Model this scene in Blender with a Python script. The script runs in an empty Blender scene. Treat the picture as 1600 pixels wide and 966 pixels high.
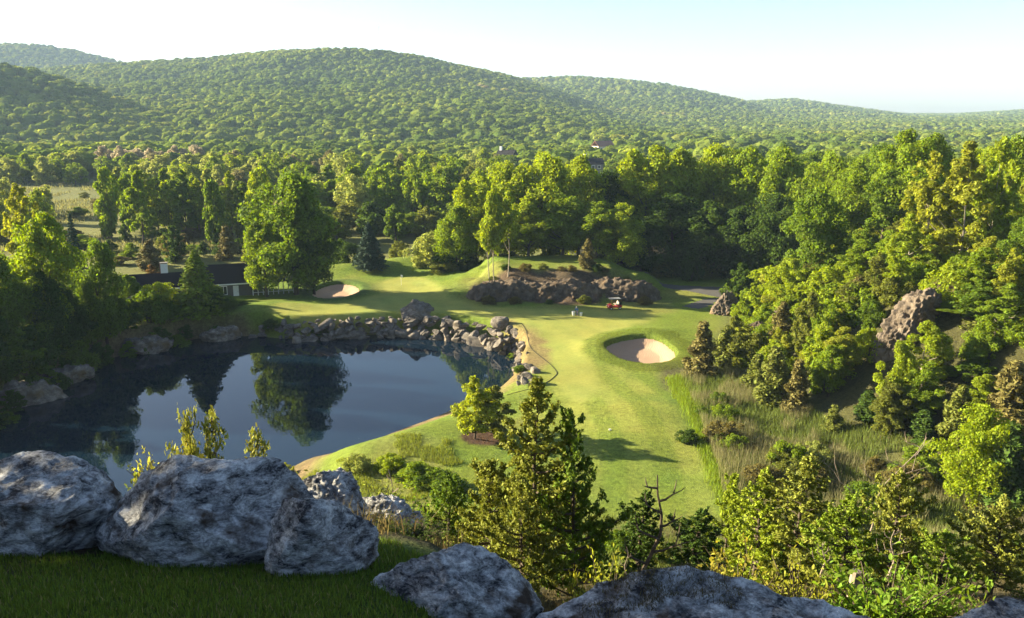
import bpy, bmesh, math, random
import numpy as np
from mathutils import Vector, Matrix

# ------------------------------------------------------------------ camera, sky, sun, exposure
SC = bpy.context.scene
COL = SC.collection
CAM_Z = 34.0
PITCH = math.radians(13.54)
FPX = 1300.0                                   # focal length in pixels of the 1600 px wide photograph
cam_d = bpy.data.cameras.new('camera'); cam = bpy.data.objects.new('camera', cam_d); COL.objects.link(cam)
cam.location = (0, 0, CAM_Z); cam.rotation_euler = (math.pi/2 - PITCH, 0, 0)
cam_d.sensor_width = 36.0; cam_d.lens = 36.0*FPX/1600.0; cam_d.clip_start = 0.1; cam_d.clip_end = 20000
SC.camera = cam
SUN_EL, SUN_AHEAD = math.radians(19.0), math.radians(14.0)   # low sun from the left, a little ahead
TO_SUN = Vector((-math.cos(SUN_EL)*math.cos(SUN_AHEAD), math.cos(SUN_EL)*math.sin(SUN_AHEAD), math.sin(SUN_EL)))
W = bpy.data.worlds.new('World'); SC.world = W; W.use_nodes = True
nt = W.node_tree; nt.nodes.clear()
sky = nt.nodes.new('ShaderNodeTexSky'); sky.sky_type = 'NISHITA'; sky.sun_disc = False
sky.sun_elevation = SUN_EL; sky.sun_rotation = math.atan2(TO_SUN.x, TO_SUN.y)
sky.altitude = 200; sky.air_density = 0.8; sky.dust_density = 1.1; sky.ozone_density = 0.9
bg = nt.nodes.new('ShaderNodeBackground'); bg.inputs['Strength'].default_value = 0.05
wo = nt.nodes.new('ShaderNodeOutputWorld')
nt.links.new(sky.outputs[0], bg.inputs['Color']); nt.links.new(bg.outputs[0], wo.inputs['Surface'])
sun_d = bpy.data.lights.new('sun', 'SUN'); sun_d.energy = 5.0; sun_d.angle = math.radians(0.55); sun_d.color = (1.0, 0.86, 0.58)
sun = bpy.data.objects.new('sun', sun_d); COL.objects.link(sun); sun.location = (-200, 60, 120)
sun.rotation_euler = TO_SUN.to_track_quat('Z', 'Y').to_euler()
SC.view_settings.view_transform = 'Standard'; SC.view_settings.look = 'None'
SC.view_settings.exposure = 2.38; SC.view_settings.gamma = 1.0; SC.view_settings.use_curve_mapping = False
SC.render.engine = 'CYCLES'
cy = SC.cycles
cy.use_denoising = True; cy.denoiser = 'OPENIMAGEDENOISE'; cy.use_adaptive_sampling = True; cy.adaptive_threshold = 0.015
cy.max_bounces = 6; cy.diffuse_bounces = 3; cy.glossy_bounces = 2; cy.transmission_bounces = 4; cy.volume_bounces = 0
cy.sample_clamp_indirect = 6.0

# ------------------------------------------------------------------ helpers
rng = np.random.default_rng(7)
def smooth(a, b, x):
    t = np.clip((x-a)/(b-a), 0, 1); return t*t*(3-2*t)
def _hash(ix, iy, iz, seed):
    n = (ix.astype(np.int64)*73856093) ^ (iy.astype(np.int64)*19349663) ^ (iz.astype(np.int64)*83492791) ^ (seed*2654435761)
    n = n & 0xffffffff
    n = ((n ^ (n >> 13))*1274126177) & 0xffffffff
    n = ((n ^ (n >> 15))*2246822519) & 0xffffffff
    return ((n ^ (n >> 16)) & 0xffffff)/float(0xffffff)
def vnoise(p, seed=0):
    i = np.floor(p); f = p-i; f = f*f*(3-2*f); i = i.astype(np.int64)
    r = 0
    for dx in (0, 1):
        for dy in (0, 1):
            for dz in (0, 1):
                w = (f[..., 0] if dx else 1-f[..., 0])*(f[..., 1] if dy else 1-f[..., 1])*(f[..., 2] if dz else 1-f[..., 2])
                r = r + w*_hash(i[..., 0]+dx, i[..., 1]+dy, i[..., 2]+dz, seed)
    return r*2-1
def fbm(p, seed=0, octs=4, gain=.5):
    a, s, r = 1.0, 1.0, 0
    for o in range(octs):
        r = r + a*vnoise(p*s, seed+o*17); a *= gain; s *= 2.03
    return r
def n2(x, y, sc, seed=0, octs=3):
    x = np.asarray(x, float); y = np.asarray(y, float)
    return fbm(np.stack([x/sc, y/sc, np.zeros_like(x)+.37], -1), seed, octs)
CP, SP = math.cos(PITCH), math.sin(PITCH)
def ray(px, py):
    a, b = (px-800)/FPX, (483-py)/FPX
    return np.array([a, CP+b*SP, -SP+b*CP])
def gp(px, py, z=0.0):                          # where the line of sight through a photo point meets level z
    d = ray(px, py); t = (z-CAM_Z)/d[2]; return (d[0]*t, d[1]*t)
def at_y(px, py, Y):                            # the point of that line of sight at ground distance Y
    d = ray(px, py); t = Y/d[1]; return np.array([d[0]*t, Y, CAM_Z+d[2]*t])
def proj(x, y, z):
    dz = z-CAM_Z; zc = y*CP-dz*SP; yc = y*SP+dz*CP
    return 800+FPX*x/zc, 483-FPX*yc/zc
def poly_sd(x, y, poly):
    x = np.asarray(x, float); y = np.asarray(y, float)
    d2 = np.full(x.shape, 1e18); ins = np.zeros(x.shape, bool)
    n = len(poly)
    for i in range(n):
        x0, y0 = poly[i]; x1, y1 = poly[(i+1) % n]
        ex, ey = x1-x0, y1-y0; L = ex*ex+ey*ey+1e-9
        t = np.clip(((x-x0)*ex+(y-y0)*ey)/L, 0, 1)
        d2 = np.minimum(d2, (x-x0-t*ex)**2+(y-y0-t*ey)**2)
        c = ((y0 > y) != (y1 > y)) & (x < ex*(y-y0)/((y1-y0) if y1 != y0 else 1e-9)+x0)
        ins ^= c
    return np.where(ins, -1, 1)*np.sqrt(d2)
def smooth_poly(p, it=2):
    p = [tuple(q) for q in p]
    for _ in range(it):
        q = []
        for i in range(len(p)):
            a, b = p[i], p[(i+1) % len(p)]
            q += [(a[0]*.75+b[0]*.25, a[1]*.75+b[1]*.25), (a[0]*.25+b[0]*.75, a[1]*.25+b[1]*.75)]
        p = q
    return p

def np_mesh(name, V, F, mats=(), attrs=None, smooth_shade=False, F3=None, mat_idx=None):
    me = bpy.data.meshes.new(name)
    V = np.asarray(V, np.float32); me.vertices.add(len(V)); me.vertices.foreach_set('co', V.ravel())
    idx, st, tot = [], [], []; off = 0
    for A in (F, F3):
        if A is None or len(A) == 0: continue
        A = np.asarray(A, np.int32); k = A.shape[1]
        idx.append(A.ravel()); st.append(np.arange(len(A), dtype=np.int32)*k+off); tot.append(np.full(len(A), k, np.int32)); off += A.size
    idx = np.concatenate(idx); st = np.concatenate(st); tot = np.concatenate(tot)
    me.loops.add(len(idx)); me.loops.foreach_set('vertex_index', idx)
    me.polygons.add(len(st)); me.polygons.foreach_set('loop_start', st); me.polygons.foreach_set('loop_total', tot)
    if mat_idx is not None: me.polygons.foreach_set('material_index', np.asarray(mat_idx, np.int32))
    me.polygons.foreach_set('use_smooth', np.full(len(st), smooth_shade, bool))
    me.update(calc_edges=True)
    for m in mats: me.materials.append(m)
    for k, v in (attrs or {}).items():
        v = np.asarray(v, np.float32)
        if v.ndim == 1:
            a = me.attributes.new(k, 'FLOAT', 'POINT'); a.data.foreach_set('value', v)
        else:
            a = me.attributes.new(k, 'FLOAT_COLOR', 'POINT')
            if v.shape[1] == 3: v = np.concatenate([v, np.ones((len(v), 1), np.float32)], 1)
            a.data.foreach_set('color', v.ravel())
    return me
def obj(name, data, parent=None, loc=(0, 0, 0), rot=(0, 0, 0), scale=(1, 1, 1)):
    o = bpy.data.objects.new(name, data); COL.objects.link(o)
    o.location = loc; o.rotation_euler = rot; o.scale = scale
    if parent is not None: o.parent = parent
    return o
def tag(o, label=None, cat=None, group=None, kind=None):
    if label: o['label'] = label
    if cat: o['category'] = cat
    if group: o['group'] = group
    if kind: o['kind'] = kind
    return o
class MB:                                        # collects shapes into one mesh
    def __init__(s): s.v = []; s.f = []; s.n = 0
    def add(s, V, F):
        V = np.asarray(V, float); s.v.append(V); s.f += [tuple(int(i)+s.n for i in f) for f in F]; s.n += len(V); return s
    def box(s, c, d, rz=0, rx=0, ry=0):
        x, y, z = d[0]/2, d[1]/2, d[2]/2
        V = np.array([(a*x, b*y, e*z) for e in (-1, 1) for b in (-1, 1) for a in (-1, 1)])
        M = np.array((Matrix.Rotation(rz, 3, 'Z') @ Matrix.Rotation(ry, 3, 'Y') @ Matrix.Rotation(rx, 3, 'X')))
        return s.add(V @ M.T+np.array(c), [(0, 2, 3, 1), (4, 5, 7, 6), (0, 1, 5, 4), (2, 6, 7, 3), (0, 4, 6, 2), (1, 3, 7, 5)])
    def tube(s, pts, rad, n=6, cap=True):
        V, F = tube(pts, rad, n); F = [tuple(f) for f in F]
        if cap: F += [tuple(range(n-1, -1, -1)), tuple(range(len(V)-n, len(V)))]
        return s.add(V, F)
    def build(s, name, mat, parent=None, loc=(0, 0, 0), rot=(0, 0, 0), bevel=0, smooth_shade=False):
        me = bpy.data.meshes.new(name); me.from_pydata(np.concatenate(s.v).tolist(), [], s.f); me.update()
        if bevel:
            bm = bmesh.new(); bm.from_mesh(me); bmesh.ops.bevel(bm, geom=bm.edges[:], offset=bevel, segments=2, affect='EDGES', clamp_overlap=True); bm.to_mesh(me); bm.free()
        me.materials.append(mat)
        if smooth_shade: me.polygons.foreach_set('use_smooth', np.ones(len(me.polygons), bool))
        return obj(name, me, parent, loc, rot)
def tube(pts, rad, n=6):
    pts = np.asarray(pts, float); K = len(pts); rad = np.broadcast_to(np.asarray(rad, float), (K,))
    T = np.gradient(pts, axis=0); T /= np.linalg.norm(T, axis=1, keepdims=True)+1e-9
    ref = np.array([0.31, 0.95, 0.05]) if abs(T[0][2]) > .7 else np.array([0, 0, 1.0])
    A = np.cross(T, ref); A /= np.linalg.norm(A, axis=1, keepdims=True)+1e-9; B = np.cross(T, A)
    th = np.arange(n)/n*2*math.pi
    V = pts[:, None]+rad[:, None, None]*(np.cos(th)[None, :, None]*A[:, None]+np.sin(th)[None, :, None]*B[:, None])
    i = np.arange(K-1)[:, None]*n; j = np.arange(n)[None]; j2 = (j+1) % n
    F = np.stack([i+j, i+j2, i+n+j2, i+n+j], -1).reshape(-1, 4)
    return V.reshape(-1, 3), F
def join(parts):                                 # [(V, F)] -> one V, F of quads
    vs, fs, n = [], [], 0
    for V, F in parts:
        vs.append(V); fs.append(np.asarray(F)+n); n += len(V)
    return np.concatenate(vs), np.concatenate(fs)

# ------------------------------------------------------------------ materials
class NT:
    def __init__(s, name):
        s.m = bpy.data.materials.new(name); s.m.use_nodes = True; s.t = s.m.node_tree; s.t.nodes.clear()
        s.out = s.t.nodes.new('ShaderNodeOutputMaterial')
    def n(s, kind, ins=None, **kw):
        x = s.t.nodes.new('ShaderNode'+kind)
        for k, v in kw.items(): setattr(x, k, v)
        for k, v in (ins or {}).items():
            if isinstance(v, bpy.types.NodeSocket): s.t.links.new(v, x.inputs[k])
            else: x.inputs[k].default_value = v
        return x
    def noise(s, scale, detail=4, vec=None, rough=.55, dist=0):
        i = {'Scale': scale, 'Detail': detail, 'Roughness': rough, 'Distortion': dist}
        if vec is not None: i['Vector'] = vec
        return s.n('TexNoise', i).outputs['Fac']
    def ramp(s, fac, stops, interp='LINEAR'):
        r = s.n('ValToRGB', {'Fac': fac}); r.color_ramp.interpolation = interp
        e = r.color_ramp.elements
        while len(e) < len(stops): e.new(.5)
        for q, (p, c) in zip(e, stops): q.position = p; q.color = (*c, 1) if len(c) == 3 else c
        return r.outputs['Color']
    def math(s, op, a, b=0.0):
        x = s.n('Math', operation=op)
        for k, v in ((0, a), (1, b)):
            if isinstance(v, bpy.types.NodeSocket): s.t.links.new(v, x.inputs[k])
            else: x.inputs[k].default_value = v
        return x.outputs[0]
    def mix(s, fac, a, b, blend='MIX'):
        x = s.n('Mix', data_type='RGBA', blend_type=blend)
        for k, v in ((0, fac), (6, a), (7, b)):
            if isinstance(v, bpy.types.NodeSocket): s.t.links.new(v, x.inputs[k])
            else: x.inputs[k].default_value = v if not isinstance(v, tuple) or len(v) == 4 else (*v, 1)
        return x.outputs[2]
    def bump(s, h, strength, dist):
        return s.n('Bump', {'Height': h, 'Strength': strength, 'Distance': dist}).outputs[0]
    def principled(s, col, rough=.8, normal=None, spec=.3, metal=0):
        i = {'Base Color': col if isinstance(col, bpy.types.NodeSocket) else (*col, 1), 'Roughness': rough, 'Specular IOR Level': spec, 'Metallic': metal}
        if normal is not None: i['Normal'] = normal
        return s.n('BsdfPrincipled', i).outputs[0]
    def done(s, sh): s.t.links.new(sh, s.out.inputs['Surface']); return s.m
def plain(name, col, rough=.7, var=.25, scale=6, spec=.3, metal=0, bump=.15):
    k = NT(name); tc = k.n('TexCoord').outputs['Object']; f = k.noise(scale, 5, tc)
    c = k.mix(f, tuple(x*(1-var) for x in col), tuple(min(1, x*(1+var)) for x in col))
    return k.done(k.principled(c, rough, k.bump(f, bump, .02), spec, metal))
def leaf_mat(name, trans=.47, mode='object', ramp=None):
    k = NT(name)
    at = k.n('Attribute', attribute_name='leaf').outputs['Fac']
    if mode == 'object':
        oi = k.n('ObjectInfo'); base = oi.outputs['Color']
    else:
        oi = k.n('ObjectInfo'); pn = k.noise(.0035, 4, oi.outputs['Location']); mixr = k.math('ADD', k.math('MULTIPLY', oi.outputs['Random'], .55), k.math('MULTIPLY', k.math('SUBTRACT', pn, .32), 1.25)); base = k.ramp(mixr, ramp)
    v = k.n('MapRange', {'Value': at, 'From Min': 0, 'From Max': 1, 'To Min': .62, 'To Max': 1.35}).outputs[0]
    c = k.n('HueSaturation', {'Color': base, 'Value': v, 'Hue': k.n('MapRange', {'Value': at, 'To Min': .488, 'To Max': .512}).outputs[0]}).outputs[0]
    ct = k.n('HueSaturation', {'Color': c, 'Hue': .487, 'Saturation': 1.1, 'Value': 1.5}).outputs[0]
    a = k.principled(c, .65, None, .08 if mode == 'object' else 0.0)
    b = k.n('BsdfTranslucent', {'Color': ct}).outputs[0]
    return k.done(k.n('MixShader', {0: trans, 1: a, 2: b}).outputs[0])
def rock_mat(name, dark, pale, scale, streak=(1, 1, 1), rust=None, bump=.6, bd=.05, lo=.42, hi=.66):
    k = NT(name); tc = k.n('TexCoord').outputs['Object']
    mp = k.n('Mapping', {'Vector': tc, 'Scale': streak, 'Rotation': (.4, .5, .3)}).outputs[0]
    f1 = k.noise(scale, 9, mp, .68, .6); f2 = k.noise(scale*.27, 4, tc, .6, .3); f3 = k.noise(scale*6, 6, mp, .7)
    s = k.math('ADD', k.math('MULTIPLY', f1, .62), k.math('MULTIPLY', f2, .38))
    s = k.math('ADD', s, k.math('MULTIPLY', k.math('SUBTRACT', f3, .5), .30))
    mid = tuple((a+b)*.42 for a, b in zip(dark, pale))
    c = k.ramp(s, [(lo, dark), ((lo+hi)/2, mid), (hi, pale)])
    if rust: c = k.mix(k.ramp(k.noise(scale*.5, 5, tc), [(.55, (0, 0, 0)), (.68, (1, 1, 1))]), c, rust)
    vo = k.n('TexVoronoi', {'Vector': k.mix(.25, tc, k.n('TexNoise', {'Vector': tc, 'Scale': scale*.6}).outputs['Color']), 'Scale': scale*.55}, feature='DISTANCE_TO_EDGE').outputs['Distance']
    crack = k.ramp(vo, [(0, (0, 0, 0)), (.05, (1, 1, 1))])
    h = k.math('ADD', k.math('ADD', f1, k.math('MULTIPLY', f3, .5)), k.math('MULTIPLY', crack, .25))
    return k.done(k.principled(c, .9, k.bump(h, bump, bd), .15))
M = {}
M['leaf'] = leaf_mat('leaf')
M['needle'] = leaf_mat('needle', .15)
M['grass'] = leaf_mat('grass_blade', .3)
M['farleaf'] = leaf_mat('forest_leaf', .45, 'random', [(0, (.070, .118, .020)), (.25, (.100, .155, .024)), (.5, (.140, .195, .028)), (.72, (.195, .245, .036)), (.9, (.265, .290, .055)), (1, (.26, .22, .09))])
M['bark'] = plain('bark', (.085, .068, .052), .95, .5, 9, .1, bump=.8)
M['palebark'] = plain('pale_bark', (.30, .26, .20), .9, .4, 6, .1, bump=.5)
M['deadwood'] = plain('dead_wood', (.26, .21, .16), .9, .4, 20, .1, bump=.5)
M['boulder'] = rock_mat('boulder_rock', (.035, .035, .040), (.66, .66, .66), 6.0, (1, 1, 2.4), (.07, .05, .036), 1.0, .045, .40, .60)
M['stone'] = rock_mat('wall_stone', (.06, .052, .044), (.33, .295, .255), 1.1, (1, 1, 1.6), (.15, .115, .07), .8, .12, .36, .66)
M['outcrop'] = rock_mat('outcrop_rock', (.065, .047, .032), (.21, .17, .13), 1.0, (1, 1, .5), (.135, .088, .048), .9, .35, .38, .68)
M['crag'] = rock_mat('crag_rock', (.07, .055, .042), (.27, .22, .17), .5, (1, 1, .5), (.20, .13, .075), .9, .35, .36, .66)
def ground_mat():
    k = NT('ground_cover'); geo = k.n('NewGeometry').outputs['Position']
    c = k.n('Attribute', attribute_name='col').outputs['Color']; tf = k.n('Attribute', attribute_name='tuft').outputs['Fac']
    n1 = k.noise(.35, 5, geo); n2_ = k.noise(2.2, 6, geo, .7); n3 = k.noise(9, 4, geo, .7); n4 = k.noise(.07, 4, geo)
    v = k.math('ADD', k.math('MULTIPLY', k.math('SUBTRACT', n1, .5), .5), k.math('MULTIPLY', k.math('SUBTRACT', n2_, .5), k.math('ADD', k.math('MULTIPLY', tf, 1.9), .5)))
    v = k.math('ADD', v, k.math('MULTIPLY', k.math('SUBTRACT', n3, .5), k.math('ADD', k.math('MULTIPLY', tf, 1.5), .3)))
    v = k.math('ADD', k.math('ADD', v, 1.0), k.math('MULTIPLY', k.math('SUBTRACT', n4, .5), .5))
    c = k.n('HueSaturation', {'Color': c, 'Value': v, 'Hue': k.n('MapRange', {'Value': k.noise(.12, 4, geo), 'From Min': .3, 'From Max': .7, 'To Min': .482, 'To Max': .514}).outputs[0]}).outputs[0]
    b = k.n('Bump', {'Height': k.math('ADD', n2_, n3), 'Distance': .25, 'Strength': k.math('ADD', k.math('MULTIPLY', tf, .9), .12)}).outputs[0]
    return k.done(k.principled(c, .9, b, .12))
M['ground'] = ground_mat()
def water_mat():
    k = NT('pond_water'); tc = k.n('NewGeometry').outputs['Position']
    f = k.noise(.9, 3, tc); g = k.noise(.12, 3, tc)
    h = k.math('ADD', f, k.math('MULTIPLY', g, 2))
    sh = k.n('BsdfPrincipled', {'Base Color': (.004, .012, .024, 1), 'Roughness': .01, 'IOR': 1.45, 'Specular IOR Level': .5, 'Normal': k.bump(h, .018, .25)}).outputs[0]
    return k.done(sh)
M['water'] = water_mat()
def sand_mat():
    k = NT('bunker_sand'); tc = k.n('NewGeometry').outputs['Position']
    f = k.noise(.6, 5, tc); g = k.noise(5, 4, tc)
    w = k.n('TexWave', {'Vector': tc, 'Scale': 1.3, 'Distortion': 7.0, 'Detail': 2}).outputs['Fac']
    c = k.mix(f, (.34, .23, .16), (.43, .30, .21))
    return k.done(k.principled(c, .95, k.bump(k.math('ADD', k.math('ADD', f, g), k.math('MULTIPLY', w, .4)), .7, .12), .1))
M['sand'] = sand_mat()
M['asphalt'] = plain('path_asphalt', (.075, .072, .070), .9, .2, 2)

# ------------------------------------------------------------------ terrain
WATER_Z = -3.5
def gps(L, z=0.0): return [gp(a, b, z) for a, b in L]
POND_PX = [(-60, 690), (0, 652), (60, 622), (110, 594), (160, 564), (210, 552), (270, 538), (330, 526), (375, 525), (420, 534), (480, 533), (560, 529), (605, 526), (645, 526), (700, 531),
           (760, 541), (785, 555), (797, 575), (800, 594), (780, 606), (716, 626), (662, 648), (604, 668), (552, 690), (505, 701), (468, 710), (425, 735), (390, 790), (250, 850), (0, 880), (-300, 880), (-420, 720)]
POND = smooth_poly(gps(POND_PX, WATER_Z), 1)
BUNK_R = smooth_poly(gps([(942, 546), (952, 535), (977, 528), (1004, 526), (1030, 529), (1047, 539), (1060, 552), (1050, 565), (1016, 570), (984, 567), (959, 559)]), 2)
BUNK_L = smooth_poly(gps([(483, 460), (498, 447), (528, 440), (553, 443), (566, 451), (556, 460), (530, 467), (500, 468)]), 2)
GREEN = smooth_poly(gps([(596, 441), (618, 434), (650, 434), (676, 441), (686, 454), (716, 470), (760, 481), (860, 484), (1000, 484), (1026, 490), (1020, 501), (985, 512), (948, 520),
         (928, 536), (924, 562), (938, 600), (920, 640), (888, 626), (868, 598), (866, 575), (838, 552), (822, 530), (820, 512), (790, 500), (730, 492), (640, 486), (560, 492), (470, 496), (415, 489), (440, 478), (540, 474), (600, 458)]), 2)
MULCH = gp(757, 691)
def xb(y): return np.interp(y, [20, 40, 63, 80, 95, 108, 130, 150, 175, 260], [52, 47, 43, 33, 28, 27.5, 35.5, 40, 60, 90])
def crest(pts, Yc):                              # ridge line drawn in the view, at ground distance Yc
    u, z = [], []
    for i, (a, b) in enumerate(pts):
        y = Yc(a) if callable(Yc) else Yc
        p = at_y(a, b, y); u.append(p[0]/y); z.append(p[2]-13.0)
    return np.array(u), np.array(z)
HILLS = []
def hill(pts, Yb, Yc, amp, seed):
    u, z = crest(pts, Yc); HILLS.append((u, z, Yb, Yc, amp, seed))
hill([(-900, -160), (-600, -140), (-350, -50), (-150, 40), (0, 88), (60, 103), (130, 125), (200, 150), (300, 182), (350, 200), (420, 232), (500, 262)], 760, 1020, .10, 3)  # unseen left end of this crest raised to throw shade on the slope
hill([(-600, 60), (-200, 100), (0, 118), (80, 103), (150, 97), (250, 91), (330, 85), (440, 74), (560, 76), (640, 83), (700, 96), (780, 111), (850, 131), (920, 156), (1000, 184), (1060, 203), (1130, 225), (1250, 250)], 780, 1900, .16, 5)
hill([(-700, 55), (-200, 60), (0, 64), (60, 66), (120, 76), (190, 94), (260, 112), (420, 150), (600, 190)], 1900, 2700, .08, 9)
hill([(500, 160), (760, 125), (820, 120), (900, 118), (960, 122), (1040, 130), (1130, 148), (1200, 166), (1290, 190), (1360, 208), (1500, 240)], 1350, 2500, .13, 11)
hill([(900, 190), (1100, 162), (1180, 156), (1240, 153), (1320, 165), (1400, 176), (1470, 189), (1560, 206), (1700, 225)], 1550, 3000, .12, 13)
hill([(1100, 215), (1350, 192), (1440, 183), (1520, 176), (1600, 171), (1800, 160), (2100, 165)], 1750, 3500, .12, 15)
KN = gp(880, 458)
def base_h(x, y):
    x = np.asarray(x, float); y = np.asarray(y, float)
    # hill the camera stands on
    ysh = (7.2-(7.2-2.1*smooth(-1.2, 1.0, x)))*smooth(2.2, 5.0, y)*smooth(45, 15, y)
    prof = np.interp(y+ysh, [-400, -20, 0, 3, 7.2, 22, 40, 60, 70, 90], [33.5, 33.0, 32.4, 31.4, 30.1, 20.6, 10.2, .8, 0, -.2])
    k = smooth(60, 160, np.abs(x+10))*smooth(30, 120, y+40)
    z = prof*(1-.75*k)
    z = z+n2(x, y, 9, 21)*.5*smooth(9, 20, y)*smooth(75, 45, y)
    z = z+n2(x, y, 26, 22)*.35*smooth(60, 80, y)*smooth(260, 150, y)
    # wooded bank on the right
    b = xb(y); t = smooth(1, 27, x-b); rise = np.interp(y, [40, 70, 110, 150, 190, 260], [14, 13.5, 12.5, 10, 5, 1.5])
    bank = rise*t+n2(x, y, 14, 23)*1.4*t
    z = np.maximum(z, bank*smooth(700, 300, y))
    # mounds round the green
    for (px, py, amp, sx, sy) in ((640, 416, 2.1, 9, 4), (545, 424, 1.6, 8, 4), (735, 446, 1.9, 6, 8), (700, 430, 1.1, 5, 5), (430, 480, .8, 6, 3), (1000, 650, .9, 10, 6), (955, 700, .8, 8, 5), (650, 690, .9, 9, 6),
                              (1035, 520, .6, 6, 3), (934, 547, .45, 3.6, 5.5)):
        cx, cy_ = gp(px, py); z = z+amp*np.exp(-((x-cx)/sx)**2-((y-cy_)/sy)**2)
    # rocky knoll behind the green
    kd = np.hypot((x-9)/20.5, (y-161)/16.0)+.14*n2(x, y, 7, 24)
    z = z+4.5*smooth(1.0, .52, kd)
    # valley
    z = z+n2(x, y, 160, 25, 2)*3*smooth(260, 600, y)
    z = z-smooth(420, 1000, y)*7
    u = x/np.maximum(y, 60)
    for (hu, hz, Yb, Yc, amp, seed) in HILLS:
        zc = np.interp(u, hu, hz); tt = (y-Yb)/(Yc-Yb)
        s = np.where(tt < 1, smooth(-.05, 1.08, tt)*.55+np.clip(tt, 0, 1)*.45, np.maximum(1-(tt-1)*.8, 0))
        rel = n2(x, y, 330, seed, 4)*amp*np.maximum(zc, 30)*np.clip(tt, 0, 1)**.6*np.clip((1.0-tt)*3, 0, 1)
        hz_ = np.where(tt > 0, np.maximum(zc, -20)*s+rel, -50)
        z = np.where(y > Yb, np.maximum(z, hz_), z)
    return z
def H(x, y):
    x = np.asarray(x, float); y = np.asarray(y, float); shp = x.shape
    x = x.ravel(); y = y.ravel(); z = base_h(x, y)
    m = (y > 60) & (y < 185) & (x > -140) & (x < 60)
    if m.any():
        X, Y = x[m], y[m]; sd = poly_sd(X, Y, POND)
        near = smooth(112, 98, Y)*smooth(-32, -20, X)
        sd = np.where(sd > 0, np.maximum(sd-1.5*smooth(116, 122, Y)*smooth(-46, -42, X)*smooth(6, 1, X), .01), sd)
        wdt = 2.4+near*9
        zz = z[m]; bankz = WATER_Z-.25+(zz-WATER_Z+.25)*smooth(0, 1, sd/wdt)
        zz = np.where(sd < wdt, np.where(sd > 0, bankz, WATER_Z-.25-np.minimum(2.5, -sd*.6)), zz)
        for B in (BUNK_R, BUNK_L):
            s2 = poly_sd(X, Y, B); zz = zz+.25*np.exp(-((s2-1.0)/2.0)**2)*(s2 > -2)-1.9*smooth(.1, -.7, s2)
        z[m] = zz
    return z.reshape(shp)
us = np.concatenate([[-4, -3, -2.2, -1.6, -1.25, -1.05, -.92, -.84, -.78], np.linspace(-.73, .73, 460), [.78, .84, .92, 1.05, 1.25, 1.6, 2.2, 3, 4]])
ys = [-320, -160, -90, -50, -30, -18, -10, -5, -2]+list(np.arange(0, 9, .35))+list(np.arange(9, 56, .8))+list(np.arange(56, 186, .52))
while ys[-1] < 760: ys.append(ys[-1]*1.014)
while ys[-1] < 4700: ys.append(ys[-1]*1.013)
ys = np.array(ys)
UU, YY = np.meshgrid(us, ys); XX = UU*(np.maximum(YY, 0)+16)
ZZ = H(XX, YY)
def HF(x, y):                                    # height of the ground sheet itself, read back from its grid
    x = np.asarray(x, float); y = np.asarray(y, float)
    yc = np.clip(y, ys[0], ys[-1]-1e-6); i = np.clip(np.searchsorted(ys, yc, 'right')-1, 0, len(ys)-2); fy = (yc-ys[i])/(ys[i+1]-ys[i])
    out = 0
    for k, w in ((i, 1-fy), (i+1, fy)):
        u = np.clip(x/(np.maximum(ys[k], 0)+16), us[0], us[-1]-1e-9); j = np.clip(np.searchsorted(us, u, 'right')-1, 0, len(us)-2); fx = (u-us[j])/(us[j+1]-us[j])
        out = out+w*(ZZ[k, j]*(1-fx)+ZZ[k, j+1]*fx)
    return out
def h1(x, y): return float(HF(np.array([x]), np.array([y]))[0])
def G(px, py):                                   # ground point seen at a photo point
    d = ray(px, py); ts = np.concatenate([np.arange(4, 260, .25), np.arange(260, 3000, 8)])
    X, Y, Z = d[0]*ts, d[1]*ts, CAM_Z+d[2]*ts
    g = HF(X, Y); hit = np.nonzero(Z < g)[0]; i = hit[0] if len(hit) else len(ts)-1
    return np.array([X[i], Y[i], g[i]])
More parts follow.
